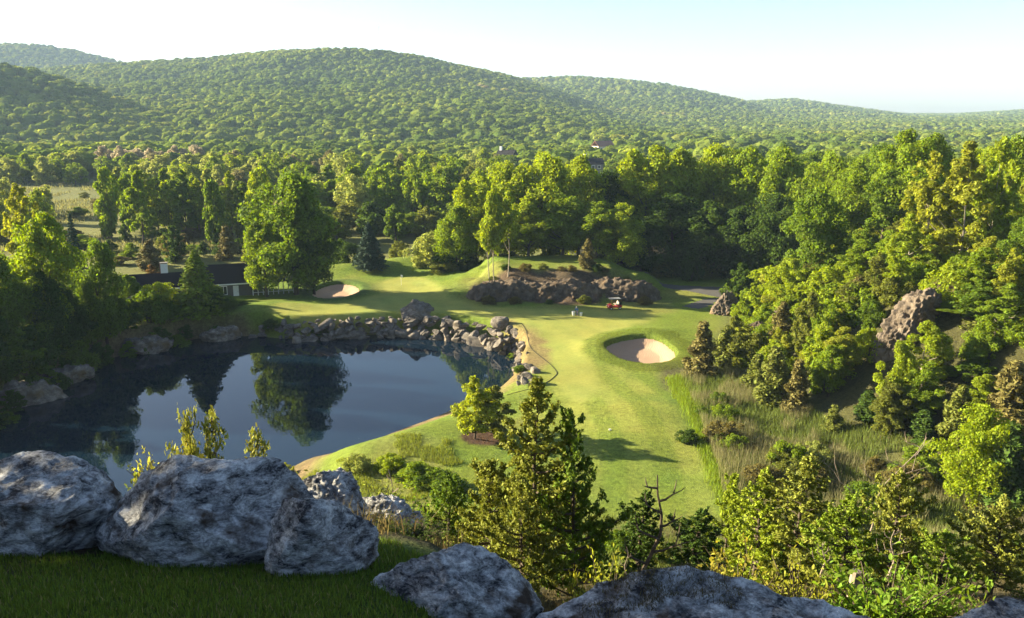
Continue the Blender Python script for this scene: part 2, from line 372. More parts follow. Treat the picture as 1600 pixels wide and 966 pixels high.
def surface(X, Y):
    X = X.ravel(); Y = Y.ravel(); n = len(X)
    def c(*a): return np.array(a)
    col = np.tile(c(.135, .145, .046), (n, 1)); tuft = np.full(n, .9)
    def put(w, rgb, tf):
        nonlocal col, tuft
        w = np.clip(w, 0, 1)[:, None]; col = col*(1-w)+np.array(rgb)*w; tuft = tuft*(1-w[:, 0])+tf*w[:, 0]
    nz = n2(X, Y, 5, 31)
    put(smooth(420, 560, Y), (.040, .046, .018), .6)                        # floor of the valley forest
    lawn = smooth(60, 66, Y)*smooth(196, 182, Y)*smooth(-62, -56, X)*smooth(2.5, -.5, X-xb(Y)+3+nz*.8)
    put(lawn, (.135, .185, .024), .75)
    far = smooth(182, 190, Y)*smooth(290, 270, Y)*smooth(-30, -50, X+.25*(Y-190)); put(far*.8, (.15, .155, .045), .7)
    m = (Y > 60) & (Y < 190) & (np.abs(X) < 140)
    sdp = np.full(n, 99.); sdp[m] = poly_sd(X[m], Y[m], POND); sg = np.full(n, 99.); sg[m] = poly_sd(X[m], Y[m], GREEN)
    sr = np.full(n, 99.); sr[m] = poly_sd(X[m], Y[m], BUNK_R); sl = np.full(n, 99.); sl[m] = poly_sd(X[m], Y[m], BUNK_L)
    near = smooth(60, 66, Y)*smooth(108, 100, Y)
    stripe = .5+.5*np.sign(np.sin((X*.96+Y*.28)*1.55))
    put(lawn*smooth(118, 108, Y)*smooth(-5, 5, X), (.155, .198, .030), .8)  # mown
    put(lawn*smooth(118, 108, Y)*smooth(-5, 5, X)*(.5+.5*np.tanh(4*np.sin((X+.10*Y+.006*(Y-90)**2)*1.25)))*.75, (.222, .245, .050), .6)
    pat = n2(X, Y, 11, 33, 4); put(lawn*smooth(-.05, .55, pat)*.55, (.20, .19, .055), .8); put(lawn*smooth(-.1, -.6, pat)*.5, (.095, .155, .020), .8)
    put(smooth(1.6, -1.6, sg+nz*.5), (.225, .245, .055), .10)                        # close-mown green
    put(smooth(.5, -.5, sg)*stripe*.5, (.255, .265, .060), .10)
    pass
    put(smooth(4.2, 2.6, sr+nz*.9), (.135, .180, .026), 1.0)                 # long grass round the bunker
    put(smooth(3.0, 1.2, sl), (.075, .115, .022), .8)
    shore = smooth(112, 98, Y)*smooth(-32, -20, X)
    put(smooth(3.2, .6, sdp+nz*.8), (.16, .13, .062), .8); rb = smooth(-3, 0, X)*smooth(96, 102, Y)*smooth(140, 134, Y); put(rb*smooth(6.2, 4.0, sdp+nz*1.6), (.23, .18, .075), 1.0); put(shore*smooth(6.5, 3.2, sdp+nz*1.3), (.20, .15, .075), .9)                    # dry shore
    put(smooth(-.3, -1.2, sdp), (.03, .03, .022), .2)
    dx, dy = (X-MULCH[0])/2.3, (Y-MULCH[1])/1.9
    put(smooth(1.15, .9, np.hypot(dx, dy)+nz*.12), (.085, .052, .032), 1.0)
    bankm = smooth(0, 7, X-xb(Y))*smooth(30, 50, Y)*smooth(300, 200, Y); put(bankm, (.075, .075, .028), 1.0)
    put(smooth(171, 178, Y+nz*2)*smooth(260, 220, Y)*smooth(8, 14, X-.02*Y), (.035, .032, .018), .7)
    reed = smooth(-9.5, -7.5, X-xb(Y)+nz)*smooth(3, 0, X-xb(Y))*smooth(60, 66, Y)*smooth(112, 104, Y); put(reed, (.10, .095, .045), 1.0)
    slope = smooth(7.2, 8.2, Y)*smooth(66, 58, Y); put(slope, (.075, .066, .03), 1.0)
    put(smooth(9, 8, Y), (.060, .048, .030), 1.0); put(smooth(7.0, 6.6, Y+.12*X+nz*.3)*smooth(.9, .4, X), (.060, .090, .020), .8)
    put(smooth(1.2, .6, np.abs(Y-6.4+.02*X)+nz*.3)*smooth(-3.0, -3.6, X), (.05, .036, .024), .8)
    kd = np.hypot((X-9)/20.5, (Y-161)/16.0)+.14*nz; put(smooth(1.0, .9, kd)*smooth(155.5, 153, Y+nz)*smooth(-12, -9, X), (.095, .070, .045), 1.0)
    return col, tuft, sg, sr, sl
colr, tuft, sgr, srr, sll = surface(XX, YY)
R_, C_ = XX.shape
vid = np.arange(R_*C_).reshape(R_, C_)
quads = np.stack([vid[:-1, :-1], vid[:-1, 1:], vid[1:, 1:], vid[1:, :-1]], -1).reshape(-1, 4)
PTS = np.stack([XX.ravel(), YY.ravel(), ZZ.ravel()], 1)
cg = sgr[quads].mean(1) < 0
path_poly = [gps(q) for q in ([(1003, 440), (1060, 446), (1130, 449), (1230, 452), (1230, 476), (1130, 466), (1075, 455), (1020, 447)], [(1066, 479), (1100, 467), (1128, 466), (1108, 478), (1092, 483)])]
PXc, PYc = PTS[quads][:, :, 0].mean(1), PTS[quads][:, :, 1].mean(1)
cp_ = np.zeros(len(quads), bool)
for q in path_poly: cp_ |= poly_sd(PXc, PYc, q) < 0
lawnc = (PYc > 64) & (PYc < 185) & (PXc > -58) & (PXc < xb(PYc)-3) & ~cg & ~cp_
def sheet(name, mask):
    f = quads[mask]; used, inv = np.unique(f, return_inverse=True)
    me = np_mesh(name, PTS[used], inv.reshape(-1, 4), [M['asphalt'] if name == 'cart_path' else M['ground']], {'col': colr[used], 'tuft': tuft[used]}, True)
    return tag(obj(name, me), kind='structure')
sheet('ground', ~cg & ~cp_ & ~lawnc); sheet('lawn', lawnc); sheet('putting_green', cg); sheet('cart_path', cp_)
pw = np.array(POND); pc = pw.mean(0)
dirs = pw-pc; dirs /= np.linalg.norm(dirs, axis=1, keepdims=True)
po = pw+dirs*1.2
V = np.concatenate([np.c_[po, np.full(len(po), WATER_Z)], [[*pc, WATER_Z]]])
me = np_mesh('water', V, None, [M['water']], F3=[(i, (i+1) % len(po), len(po)) for i in range(len(po))])
# a pond outline is not star-shaped: a rectangle of water under the banks is simpler and cannot fold
x0, x1, y0, y1 = pw[:, 0].min()-3, pw[:, 0].max()+1, pw[:, 1].min()-2, pw[:, 1].max()+1
bpy.data.meshes.remove(me)
me = np_mesh('water', [(x0, y0, WATER_Z), (x1, y0, WATER_Z), (x1, y1, WATER_Z), (x0, y1, WATER_Z)], [(0, 1, 2, 3)], [M['water']])
tag(obj('water', me), 'still dark quarry pond mirroring trees and sky', kind='structure')
def bunker(poly):
    p = np.array(poly); st = .22
    gx, gy = np.meshgrid(np.arange(p[:, 0].min()-.6, p[:, 0].max()+.6, st), np.arange(p[:, 1].min()-.6, p[:, 1].max()+.6, st))
    sd = poly_sd(gx, gy, poly); cxy = p.mean(0)
    ref = base_h(gx, gy)
    z = ref-.38-.75*smooth(.2, -2.6, sd)+n2(gx, gy, .9, 41)*.05
    vid = np.arange(gx.size).reshape(gx.shape); q = np.stack([vid[:-1, :-1], vid[:-1, 1:], vid[1:, 1:], vid[1:, :-1]], -1).reshape(-1, 4)
    q = q[(sd.ravel()[q] < .35).all(1)]; used, inv = np.unique(q, return_inverse=True)
    P = np.stack([gx.ravel(), gy.ravel(), z.ravel()], 1)
    return tag(obj('sand_bunker', np_mesh('sand_bunker', P[used], inv.reshape(-1, 4), [M['sand']], None, True)), kind='structure')
bunker(BUNK_R); bunker(BUNK_L)

# ------------------------------------------------------------------ foliage builders
def unit(a): return a/(np.linalg.norm(a, axis=-1, keepdims=True)+1e-9)
def leaf_quads(P, N, size, r, aspect=1.5):
    n = len(P); N = unit(N); t = unit(np.cross(N, r.normal(size=(n, 3)))); b = np.cross(N, t)
    s = (size*r.uniform(.6, 1.35, n))[:, None]*.5
    V = np.stack([P+t*s*aspect, P+b*s, P-t*s*aspect, P-b*s], 1).reshape(-1, 3)
    return V, np.arange(4*n).reshape(n, 4), np.repeat(r.uniform(0, 1, n), 4)
def prof_r(kind, t):
    if kind == 'round': return np.sin(math.pi*np.clip(.10+.86*t, 0, 1))**.62
    if kind == 'oval': return np.sin(math.pi*np.clip(.14+.83*t, 0, 1))**.75*(1-.15*t)
    if kind == 'cone': return np.clip(1.06-t, 0, 1)**.75*(np.clip(t*6+.45, 0, 1))
    if kind == 'wide': return np.sin(math.pi*np.clip(.22+.74*t, 0, 1))**.5
    return np.ones_like(t)
PROTO = {}
def make_tree(name, seed, Ht, R, base, ncl, nleaf, ls, prof='round', cl_r=.24, trunk=.35, mat='leaf', bark='bark', limbs=14, lump=.28, asp=1.5, fill=.35, stems=1, flat=.82):
    r = np.random.default_rng(seed)
    t = (np.arange(ncl)+r.uniform(0, 1, ncl))/ncl; r.shuffle(t)
    ang = r.uniform(0, 2*math.pi, ncl)
    e = prof_r(prof, t)*R*(1+lump*fbm(np.stack([np.cos(ang)*1.3, np.sin(ang)*1.3, t*2.6], -1), seed, 2))
    frac = np.where(r.uniform(size=ncl) < fill, r.uniform(.1, .6, ncl), r.uniform(.62, .92, ncl))
    rc = cl_r*R*r.uniform(.65, 1.3, ncl)*(.55+.45*prof_r(prof, t))
    rad = np.maximum(e*frac-rc*.2, 0)
    C = np.stack([rad*np.cos(ang), rad*np.sin(ang), base+(Ht-base)*(.03+.93*t)-rc*.5], -1)
    w = rc**2; cnt = np.maximum(6, (nleaf*w/w.sum())).astype(int)
    ci = np.repeat(np.arange(ncl), cnt); n = len(ci)
    d = unit(r.normal(size=(n, 3))+np.array([0, 0, .35])); d2 = unit(d+.5*r.normal(size=(n, 3)))
    rr = rc[ci]*(.45+.62*r.uniform(0, 1, n)**.6)
    P = C[ci]+d*rr[:, None]*np.array([1, 1, flat])
    P += (vnoise(P*1.9/ max(R*.3, .3), seed)[:, None])*d*.25*rc[ci][:, None]
    N = d2*.75+np.array([0, 0, .45])+.45*r.normal(size=(n, 3))
    V, F, A = leaf_quads(P, N, ls, r, asp)
    crown = np_mesh(name+'_crown', V, F, [M[mat]], {'leaf': A})
    parts = []
    for s in range(stems):
        off = np.array([0, 0, 0]) if stems == 1 else np.array([math.cos(s*2.4)*.12*R, math.sin(s*2.4)*.12*R, 0])
        lean = r.normal(size=2)*.03*Ht+off[:2]*2
        zs = np.linspace(-.6, Ht*.86, 9); ft = np.clip(zs/(Ht*.86), 0, 1)
        pts = np.stack([off[0]+lean[0]*ft+.012*Ht*np.sin(ft*7+seed), off[1]+lean[1]*ft+.012*Ht*np.cos(ft*5+seed), zs], -1)
        parts.append(tube(pts, trunk*(1.25*np.exp(-ft*9)*.4+(1-ft)**.8*.9+.05), 7))
        order = np.argsort(-rc*r.uniform(.6, 1.4, ncl))[:limbs//stems]
        for i in order:
            c = C[i]; z0 = max(base*.55, c[2]-.55*math.hypot(c[0], c[1])-.1*Ht); z0 = min(z0, Ht*.8)
            f0 = z0/(Ht*.86); s0 = np.array([np.interp(z0, zs, pts[:, 0]), np.interp(z0, zs, pts[:, 1]), z0])
            mid = s0*.45+c*.55+np.array([0, 0, -.06*np.linalg.norm(c-s0)])
            rr0 = trunk*.45*(1-f0)**.8+.02
            parts.append(tube([s0, mid, c], [rr0, rr0*.6, rr0*.2], 5))
    V, F = join(parts)
    trunk_me = np_mesh(name+'_trunk', V, F, [M[bark]], None, True)
    PROTO[name] = (trunk_me, crown, Ht, R)
for i in range(4): make_tree('maple%d' % i, 100+i, 20, 7.6+.5*(i % 2), 3.0, 66+6*i, 20000, .35, ('round', 'round', 'oval', 'wide')[i], .25)
for i in range(3): make_tree('ash%d' % i, 120+i, 20, 5.2, 4.5, 58, 11500, .33, 'oval', .25, .26, fill=.3, lump=.45, bark='palebark' if i == 1 else 'bark')
for i in range(2): make_tree('loose%d' % i, 130+i, 18, 4.8, 3.0, 90, 10500, .29, 'oval', .17, .17, bark='palebark', fill=.45, lump=.5, asp=1.8)
for i in range(2): make_tree('birch%d' % i, 140+i, 14, 3.0, 6.0, 34, 2600, .34, 'oval', .30, .13, bark='palebark', fill=.4, lump=.5, limbs=10)
for i in range(6): make_tree('far%d' % i, 150+i, 16, 5.8+.4*(i % 3), 2.0, 36, 5200, .60, ('round', 'oval', 'wide')[i % 3], .30, .3, limbs=6)
for i in range(2): make_tree('row%d' % i, 160+i, 18, 3.6, 3.5, 44, 6500, .42, 'oval', .30, .22, limbs=10, lump=.45)
for i in range(2): make_tree('young%d' % i, 170+i, 6, 2.1, 1.0, 60, 5200, .17, 'oval', .22, .07, limbs=16, fill=.4)
for i in range(3): make_tree('juniper%d' % i, 180+i, 6, 1.55, .15, 90, 7000, .15, 'cone', .26, .09, mat='needle', fill=.4, lump=.35, asp=2.0, flat=1.2)
for i in range(4): make_tree('shrub%d' % i, 190+i, 3, 2.1, .0, 50, 6500, .15, 'wide', .26, .05, limbs=12, stems=3, fill=.3, lump=.4)
for i in range(2): make_tree('fluffy%d' % i, 200+i, 7, 2.4, .4, 80, 7500, .18, 'oval', .20, .08, limbs=14, fill=.4, lump=.4)

def make_spruce(name, seed, Ht, R):
    r = np.random.default_rng(seed); P, N, parts = [], [], []
    zs = np.linspace(0, Ht, 7); parts.append(tube(np.c_[np.zeros((7, 2)), zs-.2], .22*(1-zs/Ht)+.02, 7))
    nt_ = 30
    for k in range(nt_):
        t = k/(nt_-1); z = .5+t*(Ht-.9); L = R*(1-t)**.82+.12; nb = int(11-5*t)
        for b in range(nb):
            a = 2*math.pi*(b+.5*(k % 2))/nb+r.uniform(-.2, .2); l = L*r.uniform(.78, 1.12)
            s = np.linspace(0, 1, 5); out = l*s; zz = z+l*(.16*s-.42*s*s+.16*s**3)
            pts = np.stack([np.cos(a)*out, np.sin(a)*out, zz], -1); parts.append(tube(pts, .035*(1-s)+.008, 4))
            n = int(26+46*l/R); q = r.uniform(.15, 1, n)**.7; wd = .34*l*(1-q)*.9+.10
            side = r.uniform(-1, 1, n)*wd
            pz = np.interp(q, s, zz)-np.abs(r.normal(size=n))*.09
            P.append(np.stack([np.cos(a)*l*q-np.sin(a)*side, np.sin(a)*l*q+np.cos(a)*side, pz], -1))
            N.append(np.stack([np.cos(a)*.3+0*q, np.sin(a)*.3+0*q, np.ones(n)], -1)+.55*r.normal(size=(n, 3)))
    P = np.concatenate(P); N = np.concatenate(N); V, F, A = leaf_quads(P, N, .24, r, 1.7)
    Vt, Ft = join(parts)
    PROTO[name] = (np_mesh(name+'_trunk', Vt, Ft, [M['bark']], None, True), np_mesh(name+'_crown', V, F, [M['needle']], {'leaf': A}), Ht, R)
make_spruce('spruce', 300, 10, 3.3)
make_spruce('pine', 301, 12, 3.6)

def make_cedar(name, seed, Ht, R, nbr, leaf=.058, lean=0.0, per=13):
    r = np.random.default_rng(seed); P, N, parts = [], [], []
    zs = np.linspace(0, Ht, 10); cx = lean*(zs/Ht)**1.5+.03*np.sin(zs*2.1+seed); cyy = .03*np.cos(zs*1.7)
    parts.append(tube(np.stack([cx, cyy, zs-.3], -1), .075*(1-zs/Ht)**.8+.008, 7))
    for k in range(nbr):
        t = ((k+r.uniform())/nbr)**.85; z = .25+t*(Ht-.35); a = k*2.39996+r.uniform(-.5, .5)
        env = R*(np.interp(t, [0, .15, .45, .7, .88, 1], [.75, 1, .78, .45, .24, .07]))
        l = env*(r.uniform(.35, 1.0) if k % 4 else r.uniform(1.0, 1.6)); up = .25+.55*t
        s = np.linspace(0, 1, 6); out = l*(s-.12*s*s); zz = z+l*(up*s**1.5)-.02
        ax, ay = math.cos(a), math.sin(a); bx = np.interp(z, zs, cx)
        pts = np.stack([bx+ax*out, ay*out, zz], -1); parts.append(tube(pts, (.016*(1-s)+.003)*(.6+l), 4))
        nt_ = max(4, int(15*l/.8))
        for j in range(nt_):
            q = r.uniform(.18, 1.0)**.8; c = np.array([np.interp(q, s, pts[:, i]) for i in range(3)])
            dr = unit(np.array([ax*.7, ay*.7, .55])+.75*r.normal(size=3)); ln = (.10+.26*(1-q*.6)*min(l, 1))*r.uniform(.6, 1.2)
            qq = r.uniform(0, 1, per); sp = .042*(1-.6*qq)
            P.append(c+dr*(ln*qq)[:, None]+r.normal(size=(per, 3))*sp[:, None]); N.append(unit(r.normal(size=(per, 3)))+np.array([0, 0, .35]))
    P = np.concatenate(P); N = np.concatenate(N); V, F, A = leaf_quads(P, N, leaf, r, 1.9)
    Vt, Ft = join(parts)
    PROTO[name] = (np_mesh(name+'_trunk', Vt, Ft, [M['bark']], None, True), np_mesh(name+'_crown', V, F, [M['needle']], {'leaf': A}), Ht, R)
make_cedar('cedar0', 310, 6.0, 1.35, 84)
make_cedar('cedar1', 311, 5.5, 1.45, 80, lean=.3)
make_cedar('cedar2', 312, 4.0, 1.6, 72)
make_cedar('sprig0', 313, 1.1, .42, 17, .034, .22, 10)
make_cedar('sprig1', 314, 1.0, .46, 20, .034, -.15, 10)

def make_leafy(name, seed, Ht, R, nst, per, ls):              # shrub of arching stems with real leaf shapes, for near the camera
    r = np.random.default_rng(seed); parts, LV, LF, LA = [], [], [], []; n0 = 0
    shape = np.array([(0, 0, 0), (.33, .27, .05), (.72, .22, .03), (1, 0, -.08), (.72, -.22, .03), (.33, -.27, .05), (.4, 0, -.03)])
    for k in range(nst):
        a = r.uniform(0, 6.283); sp = R*r.uniform(.1, 1.0)**.6; hh = Ht*r.uniform(.55, 1.0)
        s = np.linspace(0, 1, 6); pts = np.stack([math.cos(a)*sp*s**1.2, math.sin(a)*sp*s**1.2, hh*(s-.18*s**2.5)-.15*(s == 0)], -1)+r.normal(size=(6, 3))*.02*Ht*s[:, None]
        parts.append(tube(pts, .012*(1-s)*(.4+Ht)+.003, 4))
        for j in range(per):
            q = r.uniform(.2, 1.0); c = np.array([np.interp(q, s, pts[:, i]) for i in range(3)])+r.normal(size=3)*ls*.5
            d = unit(np.array([math.cos(j*2.4+k), math.sin(j*2.4+k), .35])+.35*r.normal(size=3)); up = unit(np.array([0, 0, 1.])+.45*r.normal(size=3)); b = unit(np.cross(up, d)); w = np.cross(d, b)
            L = ls*r.uniform(.6, 1.3); V = c+L*(shape[:, :1]*d+shape[:, 1:2]*b+shape[:, 2:]*w)
            LV.append(V); LF += [(n0, n0+1, n0+2, n0+6), (n0+6, n0+2, n0+3, n0+4), (n0, n0+6, n0+4, n0+5)]; LA += [r.uniform()]*7; n0 += 7
    Vt, Ft = join(parts)
    PROTO[name] = (np_mesh(name+'_stem', Vt, Ft, [M['bark']], None, True), np_mesh(name+'_leaves', np.concatenate(LV), LF, [M['leaf']], {'leaf': LA}), Ht, R)
make_leafy('leafy0', 320, 1.3, .8, 34, 26, .085)
make_leafy('leafy1', 321, 1.1, .9, 40, 24, .10)
make_leafy('leafy2', 322, 1.6, .45, 12, 34, .085)
make_leafy('leafy3', 323, .8, .7, 34, 20, .07)

def plant(kind, x, y, height, tint, label, cat='tree', group=None, width=None, name=None, rot=None, z=None, sink=.0):
    tr, cr, Ht, R = PROTO[kind]
    s = height/Ht; w = s if width is None else width/(2*R)
    zz = h1(x, y) if z is None else z
    root = obj(name or 'broadleaf_tree', None, None, (x, y, zz-sink), (0, 0, rng.uniform(0, 6.28) if rot is None else rot), (w, w, s))
    tag(root, label, cat, group)
    small = cat in ('shrub', 'plant')
    obj('stem' if small else 'trunk', tr, root)
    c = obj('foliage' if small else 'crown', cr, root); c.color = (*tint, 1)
    return root
def tree_px(kind, px, Y, top, tint, label, wpx=None, **kw):    # tree at ground distance Y whose crown reaches photo row top
    p = at_y(px, top, Y); z = h1(p[0], Y); zc = Y*CP-(p[2]-CAM_Z)*SP
    return plant(kind, p[0], Y, p[2]-z, tint, label, width=None if wpx is None else wpx*zc/FPX, **kw)
ORD = 'first second third fourth fifth sixth seventh eighth ninth tenth eleventh twelfth thirteenth fourteenth fifteenth sixteenth seventeenth eighteenth nineteenth twentieth twenty-first twenty-second twenty-third twenty-fourth twenty-fifth twenty-sixth'.split()
# leaf colours
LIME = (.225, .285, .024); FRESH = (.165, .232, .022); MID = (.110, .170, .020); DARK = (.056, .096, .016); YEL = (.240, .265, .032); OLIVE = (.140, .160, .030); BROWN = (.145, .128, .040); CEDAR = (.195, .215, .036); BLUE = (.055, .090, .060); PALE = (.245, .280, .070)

# ------------------------------------------------------------------ rocks
_ico = {}
def ico(sub):
    if sub not in _ico:
        bm = bmesh.new(); bmesh.ops.create_icosphere(bm, subdivisions=sub, radius=1.0)
        _ico[sub] = (np.array([v.co[:] for v in bm.verts]), np.array([[v.index for v in f.verts] for f in bm.faces])); bm.free()
    V, F = _ico[sub]; return V.copy(), F
def rock_mesh(name, seed, dims, sub, cuts=12, rough=.10, fr=1.6, mat='stone', dlo=.62, dhi=.95, planes=(), ridge=0.0, shade=True):
    r = np.random.default_rng(seed); V, F = ico(sub)
    nn = unit(r.normal(size=(cuts, 3))); dd = r.uniform(dlo, dhi, cuts)
    for n, d in list(zip(nn, dd))+[(unit(np.array(q[:3], float)), q[3]) for q in planes]:
        o = V @ n-d; V = V-np.where(o > 0, o, 0)[:, None]*n*.93
    P = V*np.array(dims)/max(dims)
    D = unit(V/np.array(dims))
    f = fbm(P*fr*1.3, seed, 2, .5)*rough*.55+fbm(P*fr*5, seed+3, 4, .6)*rough*.30
    if ridge: f = f-ridge*np.abs(fbm(P*fr*2.6*np.array([1, 1, .45]), seed+5, 3))
    f = f-rough*.45*np.abs(fbm(P*fr*3.1, seed+9, 3))
    if name == 'boulder':
        ax = unit(r.normal(size=3)*np.array([.5, .5, .2])+np.array([0, 0, 1.0])); tq = (P @ ax)*7+fbm(P*2.2, seed+31, 3)*1.3; tq = tq-np.floor(tq); f = f-rough*.30*tq**3
    V = V*np.array(dims)+D*f[:, None]*max(dims)
    return np_mesh(name, V, None, [M[mat]], None, shade, F3=F)
def boulder(px0, px1, py0, py1, Y, depth, seed, label, rot=0.0, sub=6, planes=(), cuts=9, name='boulder', mat='boulder', rough=.075, group=None, ridge=.0):
    c = at_y((px0+px1)/2, (py0+py1)/2, Y); zc = Y*CP-(c[2]-CAM_Z)*SP; k = zc/FPX/2
    w, hh = (px1-px0)*k*1.06, (py1-py0)*k*1.06
    me = rock_mesh(name, seed, (w, depth, hh), sub, cuts+22, rough, 1.5, mat, .76, .96, planes, ridge)
    return tag(obj(name, me, None, tuple(c), (0, 0, rot)), label, 'boulder', group)
boulder(-80, 206, 706, 905, 6.7, .62, 403, 'grey mottled boulder at the left edge of the grass bank, flat topped', planes=((0, -.2, 1, .66), (.7, -.5, -.2, .76), (-.2, -1, .2, .75)))
boulder(154, 496, 712, 935, 6.4, .66, 407, 'largest grey boulder with a peaked top and dark stain, behind the grass', planes=((.55, -.35, .75, .66), (-.75, -.3, .62, .66), (0, -1, .15, .8), (.05, 0, 1, .88)))
boulder(400, 588, 766, 940, 5.9, .40, 411, 'pointed pale grey boulder standing right of the largest boulder', planes=((.75, -.3, .55, .66), (-.8, -.3, .5, .66), (.1, -1, .1, .76)))
boulder(556, 858, 854, 1036, 5.35, .52, 415, 'low wedge shaped boulder with a white streaked ridge', planes=((-.55, -.5, .7, .62), (.6, -.2, .8, .60), (.2, -1, .4, .72)))
boulder(790, 1420, 898, 1180, 4.95, .66, 419, 'long flat grey boulder with lichen and dry moss along the bottom edge', planes=((.42, -.1, .9, .60), (-.6, -.1, .7, .72), (0, -1, .5, .84)))
boulder(1476, 1740, 936, 1110, 5.0, .5, 423, 'dark boulder corner at the lower right edge', planes=((-.6, -.2, .8, .66),))
boulder(462, 572, 736, 830, 8.3, .45, 427, 'small sunlit knobbly boulder behind the pointed boulder', rough=.16)
boulder(540, 664, 776, 872, 8.8, .45, 431, 'low rough boulder half buried in brush behind the pointed boulder', rough=.16)
# stone wall along the far bank of the pond
STONES = [rock_mesh('stone', 500+i, (1.1, .84, .74), 3, 11, .06, 1.5, 'stone', .42, .82, shade=False) for i in range(10)]
wall = obj('stone_wall', None, None, (*gp(640, 524, WATER_Z), WATER_Z)); tag(wall, 'dry wall of piled grey stones along the far bank of the pond', 'stone wall')
def poly_walk(pts, step):
    pts = np.array(pts); seg = np.linalg.norm(np.diff(pts, axis=0), axis=1); L = np.concatenate([[0], np.cumsum(seg)])
    s = np.arange(0, L[-1], step); return np.stack([np.interp(s, L, pts[:, i]) for i in range(2)], 1), s/L[-1]
base_line = gps([(468, 534), (520, 531), (560, 529), (605, 527), (645, 527), (700, 532), (745, 539), (775, 549), (786, 556)], WATER_Z)
wl = Vector(wall.location)
cnt = 0
for row in range(5):
    pts, fr = poly_walk(base_line, 1.15 if row < 3 else 1.35)
    for i, (p, f) in enumerate(zip(pts, fr)):
        if rng.uniform() < (.06 if row < 3 else .25): continue
        s = rng.uniform(.55, 1.25) if row else rng.uniform(.7, 1.6)
        if row == 4 and f < .45: s *= .6
        back = .15+row*.45+rng.uniform(-.25, .25)
        loc = Vector((p[0]+rng.uniform(-.7, .7), p[1]+back, WATER_Z+.1+row*.68+rng.uniform(-.3, .3)))
        o = obj('stone', STONES[int(rng.integers(10))], wall, loc-wl, tuple(rng.uniform(-.5, .5, 2))+(rng.uniform(0, 6.28),), (s*rng.uniform(.9, 1.35), s, s*rng.uniform(.8, 1.1))); cnt += 1
def rock_at(px, py, size, label, seed, name='rock', group=None, dims=(1, .8, .7), sink=.25, mat='stone', sub=4, z=None, cat='rock', rough=.1, ridge=0.0, planes=(), rot=0, cuts=10):
    g = G(px, py) if z is None else np.array([*gp(px, py, z), z])
    me = rock_mesh(name, seed, tuple(size*d for d in dims), sub, cuts, rough, 1.6, mat, .66, .96, planes, ridge)
    return tag(obj(name, me, None, (g[0], g[1], g[2]+size*dims[2]*(1-2*sink)), (0, 0, rot)), label, cat, group)
c0 = gp(650, 506, -2.0)
me = rock_mesh('boulder', 541, (3.7, 2.4, 2.8), 5, 9, .10, 1.5, 'stone', .6, .95, ((-.6, -.4, .6, .62), (.6, -.3, .7, .60)), .05)
tag(obj('boulder', me, None, (c0[0], c0[1]+.8, -.55)), 'big domed rock rising above the middle of the stone wall', 'boulder')
rock_at(622, 523, 1.25, 'pale rounded rock standing in the water below the domed rock', 543, z=WATER_Z, sink=.35)
rock_at(597, 518, 1.7, 'tall pale upright rock against the stone wall', 545, z=WATER_Z, sink=.2, dims=(.9, .8, 1))
rock_at(782, 512, 1.6, 'white rock on top of the right end of the stone wall', 547, dims=(1, .8, .8))
for i in range(52):                               # loose rocks on the right bank of the pond
    f = rng.uniform(); px = np.interp(f, [0, .5, 1], [796, 812, 826])+rng.uniform(-14, 18); py = np.interp(f, [0, 1], [512, 604])
    g = G(px, py); s = rng.uniform(.35, 1.1)
    while g[2] < WATER_Z+.15 and px < 850: px += 4; g = G(px, py)
    tag(obj('rock', STONES[int(rng.integers(10))], None, (g[0], g[1], g[2]+.1*s), tuple(rng.uniform(-.5, .5, 2))+(rng.uniform(0, 6),), (s, s, s)), ('small', 'mid sized', 'large')[min(2, int((s-.35)/.25))]+' weathered rock in the right bank of the pond, '+('by the wall end', 'below the wall end', 'half way down', 'below the middle', 'by the lower corner')[min(4, int((py-512)/92*5))], 'rock', 'rocks on the right bank of the pond')
for i in range(16):
    g = G(rng.uniform(385, 470), rng.uniform(506, 530)); s = rng.uniform(.45, 1.1)
    tag(obj('rock', STONES[int(rng.integers(10))], None, (g[0], g[1], g[2]+.15*s), tuple(rng.uniform(-.5, .5, 2))+(rng.uniform(0, 6),), (s, s, s)), 'dark rock in the shaded bank left of the stone wall', 'rock', 'rocks left of the stone wall')
for i, (px, py) in enumerate([(700, 632), (711, 624), (722, 618), (735, 614), (662, 650), (640, 657), (478, 706), (560, 690)]):
    g = G(px, py); s = (.8, 1.0, .8, .6, .45, .4, .7, .45)[i]
    tag(obj('rock', STONES[i], None, (g[0], g[1], g[2]+.1), (.2, .1, i*1.3), (s*1.2, s, s)), 'flat pale rock on the near grassy shore of the pond', 'rock', 'rocks on the near shore')
# knoll of bare rock behind the green
KNOLL = []
for i, (px, dims, rz, yy, zz, lab) in enumerate([(800, (9.5, 5.0, 4.8), .14, 150.6, -.5, 'dark brown rough rock face on the left of the knoll behind the green'), (880, (8.5, 5.2, 5.2), -.03, 150.0, -.5, 'pale cracked rock face in the middle of the knoll behind the green'),
                                            (955, (9.8, 5.4, 4.9), -.16, 150.8, -.6, 'dark smooth rock face behind the red golf cart')]):
    x = at_y(px, 470, yy)[0]
    me = rock_mesh('rock_outcrop', 560+i, dims, 6, 34, .085, 3.0, 'outcrop', .74, .96, ((0, -1, .55, .72), (0, 0, 1, .86)), .02)
    tag(obj('rock_outcrop', me, None, (x, yy, zz), (0, 0, rz)), lab, 'rock outcrop')
for i in range(16):                               # scrub on the knoll
    px = 758+i*17+rng.uniform(-6, 6); yy = 153.6+rng.uniform(-.8, 1.2) if i % 3 else 145.2+rng.uniform(-.5, .5); KNOLL.append((at_y(px, 440, yy)[0], yy, rng.uniform(.7, 1.5), i))
